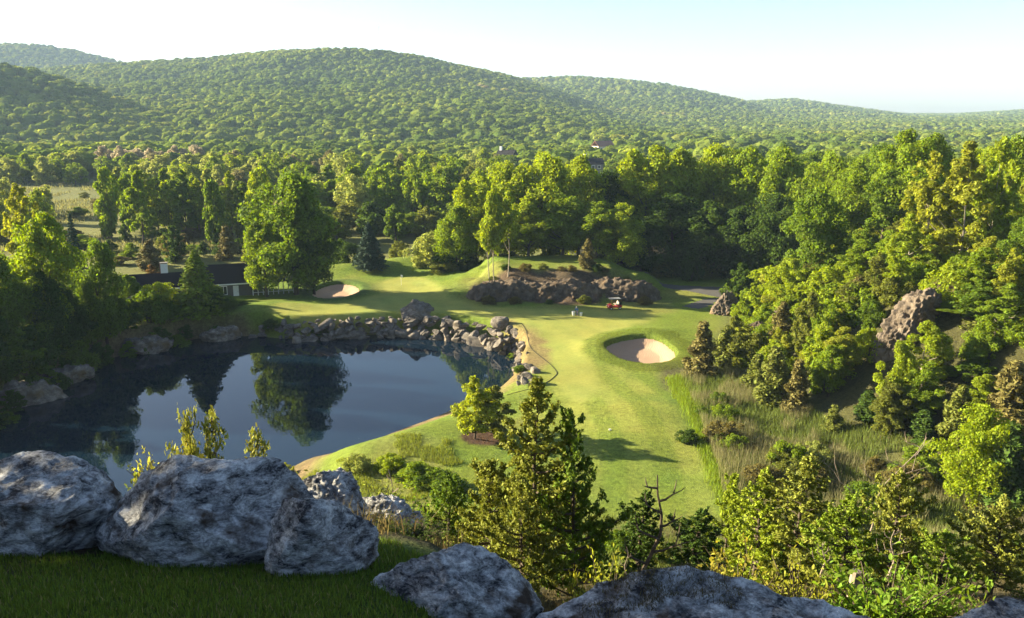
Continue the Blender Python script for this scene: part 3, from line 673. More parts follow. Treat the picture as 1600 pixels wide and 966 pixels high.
# crags on the wooded bank on the right
def crag(px, py, Y, dims, rz, seed, lab, mat='crag', planes=((-.8, -.5, .3, .6), (.2, -1, .2, .7))):
    p = at_y(px, py, Y)
    me = rock_mesh('rock_crag', seed, dims, 6, 20, .10, 3.0, mat, .64, .94, planes, .10)
    return tag(obj('rock_crag', me, None, tuple(p), (.0, -.78 if dims[0] > 6 else .3, rz)), lab, 'rock crag')
crag(1420, 508, 92, (6.4, 2.8, 2.3), .25, 580, 'sunlit tan crag with vertical cracks on the wooded bank')
crag(1490, 492, 95, (5.4, 3.5, 4.4), -.2, 581, 'shaded dark crag right of the sunlit crag', 'outcrop')
crag(1135, 487, 138, (3.2, 2.2, 3.4), .4, 582, 'pale broken outcrop beside the shaded cart path')
crag(1180, 527, 118, (2.2, 1.8, 2.6), .2, 583, 'small dark outcrop among bright bushes below the pale outcrop', 'outcrop')
crag(1222, 494, 122, (1.6, 1.3, 1.8), .2, 584, 'small pale boulder in the bushes up the right bank')
for i, (px, py, d, lab) in enumerate([(25, 622, (7, 2.2, 3.0), 'low pale rock ledge at the water on the left edge'), (95, 590, (4.5, 2, 2.0), 'small shaded rock ledge next to the left ledge'),
                                      (232, 540, (5, 2, 2.2), 'shaded rock ledge under the thicket at the back of the pond'), (345, 521, (3.5, 1.8, 1.8), 'dark rock at the pond corner below the conifer')]):
    x, y = gp(px, py, -2.4)
    me = rock_mesh('rock_ledge', 590+i, d, 5, 10, .12, 1.7, 'stone', .6, .95, ((.5, -1, .2, .6), (0, 0, 1, .7)), .12)
    tag(obj('rock_ledge', me, None, (x, y, -2.6), (0, 0, .75 if i < 2 else .3)), lab, 'rock ledge')

# ------------------------------------------------------------------ buildings
M['shingle'] = plain('roof_shingle', (.009, .008, .010), .95, .3, 3)
M['siding'] = plain('grey_siding', (.13, .12, .11), .8, .15, 4)
M['white'] = plain('white_paint', (.75, .75, .73), .5, .05, 4)
M['glass'] = plain('window_glass', (.03, .04, .05), .08, .1, 3, .6)
M['brick'] = plain('chimney_brick', (.33, .17, .13), .9, .25, 8)
M['render'] = plain('cream_render', (.55, .50, .42), .8, .1, 3)
M['redroof'] = plain('terracotta_roof', (.24, .12, .08), .85, .3, 3)
def gable(b, x0, x1, y0, y1, ze, zr, t=.18):                  # roof of two thick slopes, ridge along x
    ym = (y0+y1)/2
    for a in (y0, y1):
        q = [(x0, a, ze), (x1, a, ze), (x1, ym, zr), (x0, ym, zr)]
        V = q+[(p[0], p[1], p[2]+t) for p in q]
        b.add(V, [(0, 1, 2, 3), (7, 6, 5, 4), (0, 4, 5, 1), (1, 5, 6, 2), (2, 6, 7, 3), (3, 7, 4, 0)])
def clubhouse():
    gx, gy = gp(352, 466, -.3); z0 = h1(gx, gy)-.2
    r = obj('clubhouse', None, None, (gx, gy, z0), (0, 0, math.radians(18))); tag(r, 'low grey house with dark shingle roof and chimney between the trees', 'house')
    MB().box((0, 3.2, 1.35), (12.5, 6.4, 2.7)).build('wall', M['siding'], r)
    MB().box((-12.4, 3.0, 1.25), (9.0, 5.4, 2.5)).build('wall', M['siding'], r)
    b = MB(); gable(b, -6.8, 6.8, -.9, 7.4, 2.6, 5.6); roof = b.build('roof', M['shingle'], r)
    for k in range(5): MB().box((0, -.9+.16+.83*k, 2.62+.12+.60*k+.12), (13.5, .10, .05), rx=math.atan2(3.0, 4.15)).build('shingle_course', M['shingle'], roof)
    b = MB(); gable(b, -17.4, -7.2, -.4, 6.4, 2.4, 4.6); b.build('roof', M['shingle'], r)
    MB().box((0, -.96, 2.62), (13.6, .12, .22)).build('eave_board', M['white'], r)
    MB().box((-12.3, -.46, 2.42), (10.2, .12, .2)).build('eave_board', M['white'], r)
    ch = MB().box((-10.3, 3.4, 4.2), (1.15, 1.0, 4.6)).build('chimney', M['white'], r)
    MB().box((-10.95, 3.4, 4.2), (.14, 1.02, 4.56)).build('brick_side', M['brick'], ch); MB().box((-10.3, 3.4, 6.56), (1.4, 1.25, .14)).build('chimney_cap', M['siding'], ch)
    for x in (-3.6, -1.9, -.2):
        w = MB().box((x, -.04, 1.35), (1.35, .10, 1.7)).build('window', M['white'], r)
        for s in (-1, 1): MB().box((x+s*.31, -.11, 1.35), (.52, .04, 1.46)).build('pane', M['glass'], w)
    d = MB().box((2.0, -.04, 1.1), (1.0, .10, 2.1)).build('door', M['white'], r); MB().box((2.35, -.12, 1.05), (.06, .08, .2)).build('handle', M['siding'], d)
    b = MB().box((8.6, 1.6, 2.65), (8.2, 5.2, .18)); b.build('porch_roof', M['shingle'], r)
    for k in range(9): MB().box((5.0+k*.92, -.75, 1.28), (.16, .16, 2.56)).build('porch_post', M['white'], r)
    MB().box((8.7, -.75, .75), (7.6, .07, .09)).build('porch_rail', M['white'], r)
clubhouse()
def cottage(px, py, Y, w, rz, lab, roofm, wallm, chim=True):
    p = at_y(px, py, Y); z0 = p[2]
    r = obj('hillside_house', None, None, (p[0], Y, z0), (0, 0, rz)); tag(r, lab, 'house')
    d = w*.6; hh = w*.32
    MB().box((0, 0, hh/2-1.5), (w, d, hh+3)).build('wall', M[wallm], r)
    b = MB(); gable(b, -w/2-.4, w/2+.4, -d/2-.5, d/2+.5, hh-.1, hh+d*.42, .25); rf = b.build('roof', M[roofm], r)
    if chim: MB().box((-w*.36, 0, hh+d*.42), (1.4, 1.4, 4.5)).build('chimney', M['white'], rf)
    for x in (-w*.3, 0, w*.3):
        win = MB().box((x, -d/2-.03, hh*.55), (1.6, .12, 1.7)).build('window', M['white'], r); MB().box((x, -d/2-.10, hh*.55), (1.3, .06, 1.4)).build('pane', M['glass'], win)
cottage(925, 266, 420, 10, .1, 'house with dark roof and white chimney behind the grove treetops', 'shingle', 'siding')
cottage(942, 238, 620, 14, .5, 'cream house with red roof on the far slope', 'redroof', 'render', False)
cottage(792, 251, 520, 11, -.4, 'small blue grey roofed house among the valley trees', 'shingle', 'siding')
def gazebo():
    x, y, z = G(209, 492); y += 0; z = h1(x, y)
    r = obj('gazebo', None, None, (x, y, z)); tag(r, 'small open shelter with a dark pyramid roof among the pond side trees', 'gazebo')
    V = [(-1.9, -1.9, 2.2), (1.9, -1.9, 2.2), (1.9, 1.9, 2.2), (-1.9, 1.9, 2.2), (0, 0, 3.4)]
    MB().add(V, [(0, 1, 4), (1, 2, 4), (2, 3, 4), (3, 0, 4), (3, 2, 1, 0)]).build('roof', M['shingle'], r)
    for a in (-1, 1):
        for b in (-1, 1): MB().box((a*1.55, b*1.55, 1.1), (.14, .14, 2.2)).build('post', M['deadwood'], r)
    MB().box((0, 0, .1), (3.6, 3.6, .2)).build('floor', M['deadwood'], r)
gazebo()
def mast():
    p = at_y(592, 84, 1890); z = h1(p[0], 1890)
    M['mast'] = plain('mast_steel', (.62, .60, .60), .6, .05, 1)
    r = obj('radio_mast', None, None, (p[0], 1890, z)); tag(r, 'thin pale radio mast on the hilltop skyline', 'radio mast')
    top = at_y(592, 40, 1890)[2]-z
    for k in range(3):
        a = k*2.094; MB().tube([(1.3*math.cos(a), 1.3*math.sin(a), -2), (.35*math.cos(a), .35*math.sin(a), top)], [.28, .2], 4).build('leg', M['mast'], r)
    b = MB()
    for i in range(18):
        f = i/18; q = 1.3-.95*f; q2 = 1.3-.95*(i+1)/18
        for k in range(3):
            a, c = k*2.094, (k+1)*2.094; b.tube([(q*math.cos(a), q*math.sin(a), f*top), (q2*math.cos(c), q2*math.sin(c), (i+1)/18*top)], .1, 3)
    b.build('brace', M['mast'], r); MB().tube([(0, 0, top-6), (0, 0, top-1)], 1.1, 8).build('antenna_drum', M['mast'], r)
mast()

# ------------------------------------------------------------------ things on the green
M['red'] = plain('red_paint', (.42, .03, .03), .35, .1, 3, .5); M['black'] = plain('black_rubber', (.02, .02, .02), .8, .1, 8); M['beige'] = plain('beige_vinyl', (.45, .40, .33), .6, .1, 5)
M['grey'] = plain('grey_canopy', (.20, .20, .20), .6, .08, 3); M['steel'] = plain('steel', (.4, .4, .4), .35, .05, 5, .5, .8)
def golf_cart():
    x, y, z = G(960, 483); r = obj('golf_cart', None, None, (x, y, z), (0, 0, math.radians(14))); tag(r, 'red golf cart with grey canopy parked below the rock face', 'golf cart')
    V = [(-1.2, 0, .32), (1.15, 0, .32), (1.2, 0, .62), (.95, 0, .86), (.35, 0, .55), (-.25, 0, .5), (-.35, 0, .72), (-1.15, 0, .78)]
    # nose to the left
    side = [(-1.22, .34), (1.18, .34), (1.22, .74), (.45, .78), (.35, .52), (-.42, .48), (-.62, .92), (-1.0, .84), (-1.26, .6)]
    n = len(side); VV = [(a, -.58, b) for a, b in side]+[(a, .58, b) for a, b in side]
    body = MB().add(VV, [tuple(range(n)), tuple(range(2*n-1, n-1, -1))]+[(i, i+n, (i+1) % n+n, (i+1) % n) for i in range(n)]).build('body', M['red'], r)
    MB().box((.30, 0, .86), (.62, 1.1, .16)).build('seat', M['beige'], r, bevel=.04); MB().box((.66, 0, 1.14), (.14, 1.1, .44), ry=.15).build('backrest', M['beige'], r, bevel=.04)
    MB().box((.02, 0, 1.88), (2.0, 1.25, .09)).build('canopy', M['grey'], r, bevel=.03)
    for s in (-1, 1):
        MB().tube([(-.72, s*.55, .85), (-.5, s*.56, 1.86)], .025, 6).build('roof_post', M['black'], r); MB().tube([(.9, s*.55, .74), (.8, s*.56, 1.86)], .025, 6).build('roof_post', M['black'], r)
        MB().box((-1.24, s*.36, .66), (.08, .2, .12)).build('headlight', M['white'], r)
        for q in (-.82, .80):
            t = MB().tube([(q, s*.52, .24), (q, s*.66, .24)], .24, 14).build('wheel', M['black'], r); MB().tube([(q, s*.655, .24), (q, s*.67, .24)], .12, 10).build('rim', M['white'], t)
    MB().tube([(-.55, .25, .9), (-.25, .25, 1.12)], .02, 6).build('steering_column', M['black'], r)
    MB().tube([(-.25+.05*math.cos(a)*2, .25+.17*math.sin(a), 1.12+.14*math.cos(a)) for a in np.linspace(0, 6.283, 13)], .014, 5, False).build('steering_wheel', M['black'], r)
    MB().box((1.02, 0, 1.0), (.3, .9, .5)).build('bag_rack', M['black'], r, bevel=.05)
golf_cart()
def skin_mesh(name, verts, edges, radii, mat, root=0, sub=1):
    me = bpy.data.meshes.new(name); me.from_pydata(verts, edges, []); o = obj(name, me)
    o.modifiers.new('skin', 'SKIN')
    for i, rr in enumerate(radii): me.skin_vertices[0].data[i].radius = (rr, rr); me.skin_vertices[0].data[i].use_root = (i == root)
    if sub: s = o.modifiers.new('sub', 'SUBSURF'); s.levels = sub; s.render_levels = sub
    dg = bpy.context.evaluated_depsgraph_get(); nm = bpy.data.meshes.new_from_object(o.evaluated_get(dg)); nm.name = name
    bpy.data.objects.remove(o); nm.materials.clear(); nm.materials.append(mat)
    nm.polygons.foreach_set('use_smooth', np.ones(len(nm.polygons), bool)); return nm
M['skin'] = plain('skin', (.45, .28, .2), .6, .05, 5); M['blue'] = plain('blue_cloth', (.05, .14, .34), .85, .15, 9); M['navy'] = plain('slate_cloth', (.10, .12, .19), .85, .15, 9)
M['bucket'] = plain('white_plastic', (.78, .78, .76), .4, .04, 4)
def person():
    x, y, z = G(902, 494); r = obj('person', None, None, (x, y, z), (0, 0, 2.6)); tag(r, 'person in a blue jacket and slate trousers bending between two white buckets', 'person')
    J = {'pel': (0, 0, .86), 'sp': (0, .12, 1.10), 'ch': (0, .24, 1.28), 'nk': (0, .32, 1.40), 'hd': (0, .37, 1.48), 'tp': (0, .40, 1.60)}
    v = [J[k] for k in ('pel', 'sp', 'ch', 'nk', 'hd', 'tp')]; e = [(0, 1), (1, 2), (2, 3), (3, 4), (4, 5)]; rad = [.15, .145, .15, .055, .095, .07]
    jv, je, jr = [(0, .02, .90), J['sp'], J['ch'], (0, .29, 1.37)], [(0, 1), (1, 2), (2, 3)], [.17, .17, .175, .09]
    tv, te, tr = [J['pel'], (0, .05, .97)], [(0, 1)], [.165, .16]
    for s in (-1, 1):
        i = len(v); v += [(s*.19, .24, 1.32), (s*.27, .33, 1.06), (s*.27, .45, .84), (s*.27, .48, .76)]; e += [(2, i), (i, i+1), (i+1, i+2), (i+2, i+3)]; rad += [.065, .048, .036, .04]
        for f in range(5):
            a = (f-2)*.022; q = len(v); L = (.05, .075, .085, .078, .06)[f]
            b0 = (s*.27+a, .49+(.03 if f == 0 else 0), .73); v += [b0, (s*.27+a*1.2, .50+(.05 if f == 0 else .02), .73-L)]; e += [(i+3, q), (q, q+1)]; rad += [.010, .008]
        k = len(v); v += [(s*.10, .0, .84), (s*.12, .10, .47), (s*.12, .0, .09), (s*.13, .16, .035)]; e += [(0, k), (k, k+1), (k+1, k+2), (k+2, k+3)]; rad += [.10, .065, .042, .04]
        n = len(jv); jv += [(s*.19, .24, 1.32), (s*.27, .33, 1.06), (s*.27, .44, .86)]; je += [(2, n), (n, n+1), (n+1, n+2)]; jr += [.09, .068, .055]
        n = len(tv); tv += [(s*.10, 0, .83), (s*.12, .10, .47), (s*.12, 0, .10)]; te += [(0, n), (n, n+1), (n+1, n+2)]; tr += [.12, .09, .07]
    obj('body', skin_mesh('body', v, e, rad, M['skin']), r); obj('jacket', skin_mesh('jacket', jv, je, jr, M['blue']), r); obj('trousers', skin_mesh('trousers', tv, te, tr, M['navy']), r)
    V, F = ico(3); V = V[:]*np.array([.115, .13, .085])+np.array([0, .39, 1.585]); obj('cap', np_mesh('cap', V, None, [M['white']], None, True, F3=F), r)
    return x, y, z
px_, py_, pz_ = person()
for dx, dy, s, lab in ((-.62, .35, 1.15, 'white bucket on the green to the left of the person in blue'), (.62, -.1, 1.0, 'white bucket on the green to the right of the person in blue')):
    x, y = px_+dx, py_+dy
    b = obj('bucket', None, None, (x, y, h1(x, y)), (0, 0, 0), (s*1.25,)*3); tag(b, lab, 'bucket')
    MB().tube([(0, 0, 0), (0, 0, .02), (0, 0, .44)], [.15, .155, .2], 18).build('body', M['bucket'], b, smooth_shade=False)
    MB().tube([(.208*math.cos(a), .208*math.sin(a), .43) for a in np.linspace(0, 6.283, 19)], .012, 5, False).build('rim', M['bucket'], b)
    MB().tube([(.2*math.cos(a), 0, .43+.16*math.sin(a)) for a in np.linspace(0, 3.1416, 10)], .006, 4, False).build('handle', M['steel'], b)
def flag():
    x, y, z = G(627, 446); r = obj('flagstick', None, None, (x, y, z)); tag(r, 'short white flagstick standing on the far green', 'flagstick')
    MB().tube([(0, 0, -.1), (0, 0, 2.1)], .03, 8).build('pole', M['white'], r)
    V = [(.03, 0, 2.08), (.03, 0, 1.55), (.32, .1, 1.50), (.32, .1, 2.0)]; V2 = [(a, b+.02, c) for a, b, c in V]
    MB().add(V+V2, [(0, 1, 2, 3), (7, 6, 5, 4), (0, 4, 5, 1), (1, 5, 6, 2), (2, 6, 7, 3), (3, 7, 4, 0)]).build('flag', M['white'], r)
    MB().tube([(0, 0, .0), (0, 0, .012)], .054, 12).build('cup', M['black'], r)
flag()
def step_shade():  # dark tube standing in for the shadow of the green's raised edge
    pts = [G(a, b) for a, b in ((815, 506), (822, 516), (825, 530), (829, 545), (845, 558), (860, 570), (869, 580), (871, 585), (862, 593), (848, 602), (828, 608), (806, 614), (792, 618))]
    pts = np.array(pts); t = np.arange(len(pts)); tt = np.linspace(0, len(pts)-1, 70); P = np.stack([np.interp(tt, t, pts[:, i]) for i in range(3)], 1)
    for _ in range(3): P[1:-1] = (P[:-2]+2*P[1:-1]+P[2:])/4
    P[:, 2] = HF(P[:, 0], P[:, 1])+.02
    V, F = tube(P, .045, 6); tag(obj('step_shade_strip', np_mesh('step_shade_strip', V, F, [M['edge']])), 'dark strip in place of the shaded step along the side of the green', 'shade strip')
M['edge'] = plain('step_shade_dark', (.035, .03, .018), .95, .3, 4)  # even dark colour that takes the place of the step's shadow
step_shade()
def marker(px, py, s, lab, nm, cat):
    g = G(px, py); o = MB().box((0, 0, s*.45), (s*1.3, s, s*.9)).build(nm, M['white'], None, tuple(g), bevel=s*.2); tag(o, lab, cat)
marker(953, 673, .2, 'small white tee marker on the fairway', 'tee_marker', 'tee marker')
g = at_y(451, 752, 9.5); st = obj('stake', None, None, (g[0], g[1], h1(g[0], g[1]))); tag(st, 'thin weathered wooden stake behind the boulders', 'stake')
top = at_y(450, 738, 9.5)[2]-h1(g[0], g[1])
MB().box((0, 0, top/2), (.035, .02, top), ry=-.03).build('post', M['deadwood'], st); MB().box((0, -.003, top-.05), (.04, .024, .05)).build('tip', M['white'], st)

# ------------------------------------------------------------------ prominent trees
T = tree_px
T('maple1', 450, 152, 264, MID, 'big spreading maple beside the house, lit left and dark right', 155)
T('maple3', 482, 155, 318, DARK, 'darker tree crowding the right side of the big maple', 82)
T('maple0', 408, 151, 345, FRESH, 'low leafy maple against the porch of the grey house', 80)
T('spruce', 575, 174, 345, BLUE, 'blue green spruce standing alone on the lawn behind the green', 56, name='spruce_tree')
T('pine', 302, 137, 388, FRESH, 'cone shaped yellow green tree in front of the grey house', 92, name='conifer_tree')
T('maple3', 246, 136, 440, LIME, 'small round bright maple left of the cone shaped tree', 78)
T('maple2', 196, 144, 428, MID, 'small round dark tree above the gazebo', 50)
T('maple0', 55, 116, 328, FRESH, 'large bright maple at the left above the pond', 130)
T('maple1', 148, 124, 370, MID, 'broad darker maple right of the large left maple', 95)
T('loose0', 22, 140, 282, YEL, 'tall loose yellow tree at the left edge', 80)
T('maple2', -30, 108, 372, MID, 'tree cut by the left edge of the picture, above the water', 110)
T('pine', 108, 150, 330, BLUE, 'dark evergreen behind the two left maples', 45, name='conifer_tree')
T('fluffy0', 268, 186, 350, DARK, 'dark rounded conifer behind the house roof', 45, name='conifer_tree')
T('juniper1', 232, 178, 374, BROWN, 'brown leafed bush tree behind the house chimney', 50)
T('juniper0', 352, 190, 352, BROWN, 'reddish brown tree behind the house ridge', 46)
T('fluffy1', 235, 162, 412, (.15, .10, .035), 'orange tinged shrub beside the house chimney', 32, cat='shrub', name='shrub')
for i, (px, Y, top, w, lab) in enumerate([(537, 180, 374, 42, 'clipped round bush left of the spruce'), (624, 186, 376, 34, 'small round tree right of the spruce'), (668, 178, 362, 62, 'large pale yellow shrub at the edge of the grove'),
                                         (692, 172, 394, 44, 'dark round bush below the pale yellow shrub'), (512, 186, 372, 30, 'small bush between the big maple and the round bush')]):
    T('shrub%d' % (i % 4), px, Y, top, (DARK, OLIVE, PALE, DARK, MID)[i], lab, w, cat='shrub', name='shrub')
# the grove behind the green
GROVE = [('maple2', 712, 172, 318, FRESH, 60), ('maple0', 742, 176, 272, LIME, 78), ('maple3', 792, 182, 250, LIME, 90), ('maple1', 852, 180, 234, LIME, 105), ('maple2', 905, 186, 236, LIME, 90), ('ash0', 828, 170, 300, LIME, 62),
         ('maple0', 880, 171, 300, FRESH, 80), ('ash2', 935, 168, 312, FRESH, 64), ('maple3', 968, 167, 316, LIME, 66), ('maple1', 945, 190, 262, DARK, 90), ('maple0', 1012, 188, 222, LIME, 105), ('maple2', 1062, 192, 226, LIME, 95),
         ('maple1', 1005, 170, 345, DARK, 78), ('maple3', 1118, 190, 222, LIME, 100), ('maple0', 1172, 186, 224, FRESH, 100), ('maple2', 1225, 178, 226, FRESH, 92), ('maple1', 1060, 174, 300, DARK, 95), ('maple2', 1115, 171, 310, DARK, 90),
         ('maple0', 1165, 168, 318, DARK, 84), ('maple3', 1215, 163, 300, DARK, 90), ('ash1', 775, 168, 330, LIME, 50)]
GW = ['first tree of the grove, beside the pale shrub', 'second grove tree from the left, taller', 'bright tree behind the twin birches', 'tallest bright tree in the middle of the grove', 'bright tree right of the tallest grove tree',
      'slender tree on top of the rock knoll', 'mid green tree over the middle of the knoll', 'slender darker tree right of the knoll middle', 'sunlit front tree above the red golf cart', 'dark tree filling the gap behind the sunlit front tree',
      'huge lime tree where the grove meets the wood', 'tall bright tree right of the huge lime tree', 'dark low tree at the right end of the knoll', 'tall tree over the cart path, sunlit crown', 'tall mid green tree right of the cart path',
      'tall wood edge tree above the right bank', 'shaded tree at the left of the dark wood edge', 'shaded tree in the middle of the dark wood edge', 'shaded tree at the right of the dark wood edge', 'dark tree where the wood meets the bank', 'pale stemmed tree just right of the birches']
for (k, px, Y, top, tint, w), lab in zip(GROVE, GW): T(k, px, Y, top, tint, lab, w*1.3)
for i, (px, top) in enumerate([(764, 300), (772, 286), (794, 296)]):
    T('birch%d' % (i % 2), px, 150.5+i*.8, top, LIME, ('left pale stemmed birch at the end of the rock knoll', 'middle and tallest birch at the end of the rock knoll', 'right birch set apart on the rock knoll')[i], 40, name='birch_tree')
for (x, y, hh, i) in KNOLL: plant('shrub%d' % (i % 4), x, y, hh, (BROWN, OLIVE, DARK, BROWN)[i % 4], ORD[i]+' low scrubby bush from the left on the rock knoll', 'shrub', 'scrub on the rock knoll', width=hh*1.9, name='shrub')
T('juniper2', 920, 155, 372, BROWN, 'thin brownish half bare tree on top of the rock face', 34, name='conifer_tree')
for i in range(20):                                     # undergrowth of the grove
    px = 700+i*27+rng.uniform(-8, 8); Y = rng.uniform(170, 180) if px < 1010 else rng.uniform(164, 172)
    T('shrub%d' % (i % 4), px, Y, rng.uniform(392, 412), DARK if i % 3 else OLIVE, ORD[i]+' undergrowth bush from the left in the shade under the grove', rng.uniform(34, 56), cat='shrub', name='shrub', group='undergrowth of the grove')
# trees on the wooded bank on the right
RIGHT = [('maple0', 1282, 128, 288, MID, 125, 'big dark maple standing out on the right bank'), ('maple2', 1340, 150, 246, FRESH, 100, 'bright tree behind the big dark maple'), ('ash0', 1392, 140, 262, MID, 80, 'tree with an olive crown right of the big dark maple'),
         ('maple1', 1300, 170, 232, FRESH, 100, 'sunlit treetop far behind the big dark maple'), ('maple3', 1385, 172, 222, MID, 95, 'round treetop on the skyline of the right wood'), ('loose0', 1462, 112, 232, YEL, 105, 'tall loose yellow tree with pale trunk on the right bank'),
         ('loose1', 1518, 108, 214, YEL, 110, 'tallest yellow tree with pale trunk near the right edge'), ('loose0', 1572, 112, 208, LIME, 100, 'tall yellow green tree at the right edge'), ('maple1', 1590, 135, 206, FRESH, 110, 'green treetop at the right edge of the skyline'),
         ('maple2', 1470, 150, 216, MID, 100, 'dark treetop behind the tall yellow trees'), ('loose1', 1425, 106, 330, LIME, 70, 'bright loose tree above the crag'), ('fluffy1', 1376, 104, 392, OLIVE, 64, 'olive feathery tree left of the crag'),
         ('fluffy0', 1338, 112, 420, LIME, 54, 'slim bright sapling below the big dark maple'), ('ash2', 1240, 124, 400, LIME, 72, 'bright leafy tree on the bank above the pale outcrop'), ('fluffy1', 1205, 128, 412, LIME, 66, 'bright bushy tree nearest the shaded cart path'),
         ('fluffy0', 1160, 141, 408, DARK, 56, 'dark bushy tree at the end of the cart path'), ('ash1', 1410, 82, 530, LIME, 62, 'young lime tree with thin pale trunk on the lower bank'), ('ash1', 1452, 84, 500, LIME, 84, 'taller young lime tree below the crag'),
         ('ash0', 1500, 92, 470, FRESH, 90, 'leafy tree in front of the shaded crag'), ('loose1', 1582, 84, 440, FRESH, 90, 'light green tree at the right edge below the crag'), ('maple3', 1542, 66, 632, (.215, .28, .018), 124, 'bright yellow green maple low on the right bank'),
         ('ash2', 1320, 92, 520, FRESH, 46, 'slim leafy sapling in the middle of the lower bank'), ('fluffy0', 1270, 100, 452, OLIVE, 62, 'olive bushy tree in the middle of the bank'), ('maple2', 1620, 100, 330, MID, 110, 'mid green tree cut by the right edge'), ('fluffy1', 1352, 103, 462, OLIVE, 56, 'olive bushy tree against the left side of the crag'), ('ash2', 1330, 106, 450, FRESH, 60, 'leafy tree on the slope two left of the crag'), ('fluffy0', 1385, 112, 420, LIME, 60, 'bright bushy tree above the left side of the crag'), ('fluffy1', 1525, 82, 548, MID, 60, 'bushy tree on the bare slope below the shaded crag'), ('fluffy0', 1482, 84, 572, FRESH, 60, 'fresh bushy tree under the shaded crag'), ('ash0', 1560, 88, 505, FRESH, 70, 'leafy tree right of the shaded crag'), ('fluffy0', 1300, 108, 440, FRESH, 70, 'leafy tree on the open slope below the big dark maple'), ('ash0', 1350, 116, 372, FRESH, 76, 'leafy tree filling the slope left of the olive tree'), ('fluffy1', 1290, 96, 500, LIME, 66, 'bright bushy tree half way down the bank'),
         ('maple0', 1545, 122, 300, MID, 90, 'shaded tree between the tall yellow trees')]
for k, px, Y, top, tint, w, lab in RIGHT: T(k, px, Y, top, tint, lab, w)
JUN = [(1100, 104, 500, BROWN, 68, 'brownish juniper beside the sand bunker'), (1135, 108, 512, OLIVE, 56, 'olive juniper right of the brownish juniper'), (1215, 92, 540, OLIVE, 74, 'wide olive juniper at the edge of the reeds'),
       (1250, 90, 560, BROWN, 60, 'brownish juniper above the reeds'), (1185, 98, 552, OLIVE, 50, 'small olive juniper left of the wide one'), (1345, 104, 430, BROWN, 60, 'tall brown juniper under the bright loose tree'),
       (1305, 84, 632, OLIVE, 44, 'small cone shaped juniper at the back of the reeds'), (1360, 84, 610, DARK, 56, 'dark juniper left of the young lime trees'), (1590, 74, 560, BROWN, 90, 'brown juniper at the right edge'),
       (1505, 76, 600, OLIVE, 70, 'olive juniper left of the yellow green maple'), (1590, 64, 660, DARK, 90, 'dark juniper behind the yellow green maple'), (1445, 78, 640, DARK, 60, 'dark juniper below the young lime trees'),
       (1225, 110, 470, BROWN, 50, 'brown juniper among the bank bushes'), (1530, 88, 540, OLIVE, 70, 'olive juniper below the leafy tree')]
for i, (px, Y, top, tint, w, lab) in enumerate(JUN): T('juniper%d' % (i % 3), px, Y, top, tint, lab, w, name='juniper_tree')
def place(px, cuts, words): return words[int(np.searchsorted(cuts, px))]
TW = {LIME: 'bright lime', FRESH: 'fresh green', MID: 'mid green', DARK: 'dark green', OLIVE: 'olive', BROWN: 'brownish', PALE: 'pale green', YEL: 'yellow'}
def cw(t): return TW.get(t, 'tan')
for i in range(172):
    y = rng.uniform(64, 152); x = xb(y)+rng.uniform(1.0, 33); hh = rng.uniform(1.8, 5.2); t = (LIME, FRESH, OLIVE, MID, LIME, FRESH, YEL)[rng.integers(0, 7)]; q = proj(x, y, h1(x, y)+hh*.6)
    if hh > 1.5 and 1385 < q[0] < 1530 and 440 < q[1] < 575 and y < 100: hh *= .35
    plant(('shrub%d' % (i % 4)) if i % 3 else 'fluffy%d' % (i % 2), x, y, hh, t, '%s bush %s on the right bank, %s' % (cw(t), place(q[1], (440, 520, 600, 680), ('at the top', 'high up', 'half way up', 'low down', 'at the foot')), place(q[0], (1180, 1280, 1380, 1480), ('beside the pale outcrop', 'below the big dark maple', 'left of the crag', 'below the crag', 'towards the right edge'))), 'shrub', 'bushes of the right bank', width=hh*rng.uniform(1.0, 1.6), name='shrub')
for i in range(78):
    y = rng.uniform(66, 135); x = xb(y)+rng.uniform(2.0, 32); hh = rng.uniform(3.4, 6.8); t = (LIME, FRESH, YEL, FRESH, OLIVE)[i % 5]; q = proj(x, y, h1(x, y)+hh*.6)
    if 1385 < q[0] < 1530 and 435 < q[1] < 580 and y < 100: continue
    plant('fluffy%d' % (i % 2) if i % 3 else 'ash%d' % (i % 3), x, y, hh, t, '%s sapling %s the right bank, %s' % (cw(t), place(q[1], (440, 520, 600, 680), ('topping', 'high on', 'half way up', 'low on', 'at the foot of')), place(q[0], (1180, 1280, 1380, 1480), ('beside the pale outcrop', 'below the big dark maple', 'left of the crag', 'below the crag', 'towards the right edge'))), 'tree', 'saplings of the right bank', width=hh*rng.uniform(.6, .9), name='sapling')
for i in range(34):
    y = rng.uniform(112, 230); x = xb(y)+rng.uniform(26, 80); q = proj(x, y, 25); t = (FRESH, LIME, YEL, MID)[i % 4]
    plant('maple%d' % (i % 4), x, y, rng.uniform(14, 20), t, '%s tree in the right bank wood, %s' % (cw(t), place(q[0], (1330, 1450, 1560), ('behind the big dark maple', 'left of the tall yellow trees', 'behind the tall yellow trees', 'at the right edge'))), 'tree', 'wood on the right bank', name='woodland_tree')
for i in range(54):
    y = rng.uniform(196, 320); px = rng.uniform(1010, 1640); x = at_y(px, 200, y)[0]; t = (FRESH, LIME, MID, FRESH)[i % 4]
    plant('maple%d' % (i % 4), x, y, rng.uniform(19, 24)-(y-196)*.02, t, '%s treetop in the wood behind the grove, %s' % (cw(t), place(px, (1110, 1210, 1310, 1420, 1520), ('right of the huge lime tree', 'above the cart path', 'above the dark wood edge', 'above the big dark maple', 'on the right skyline', 'near the right edge'))), 'tree', 'wood behind the grove', name='woodland_tree')
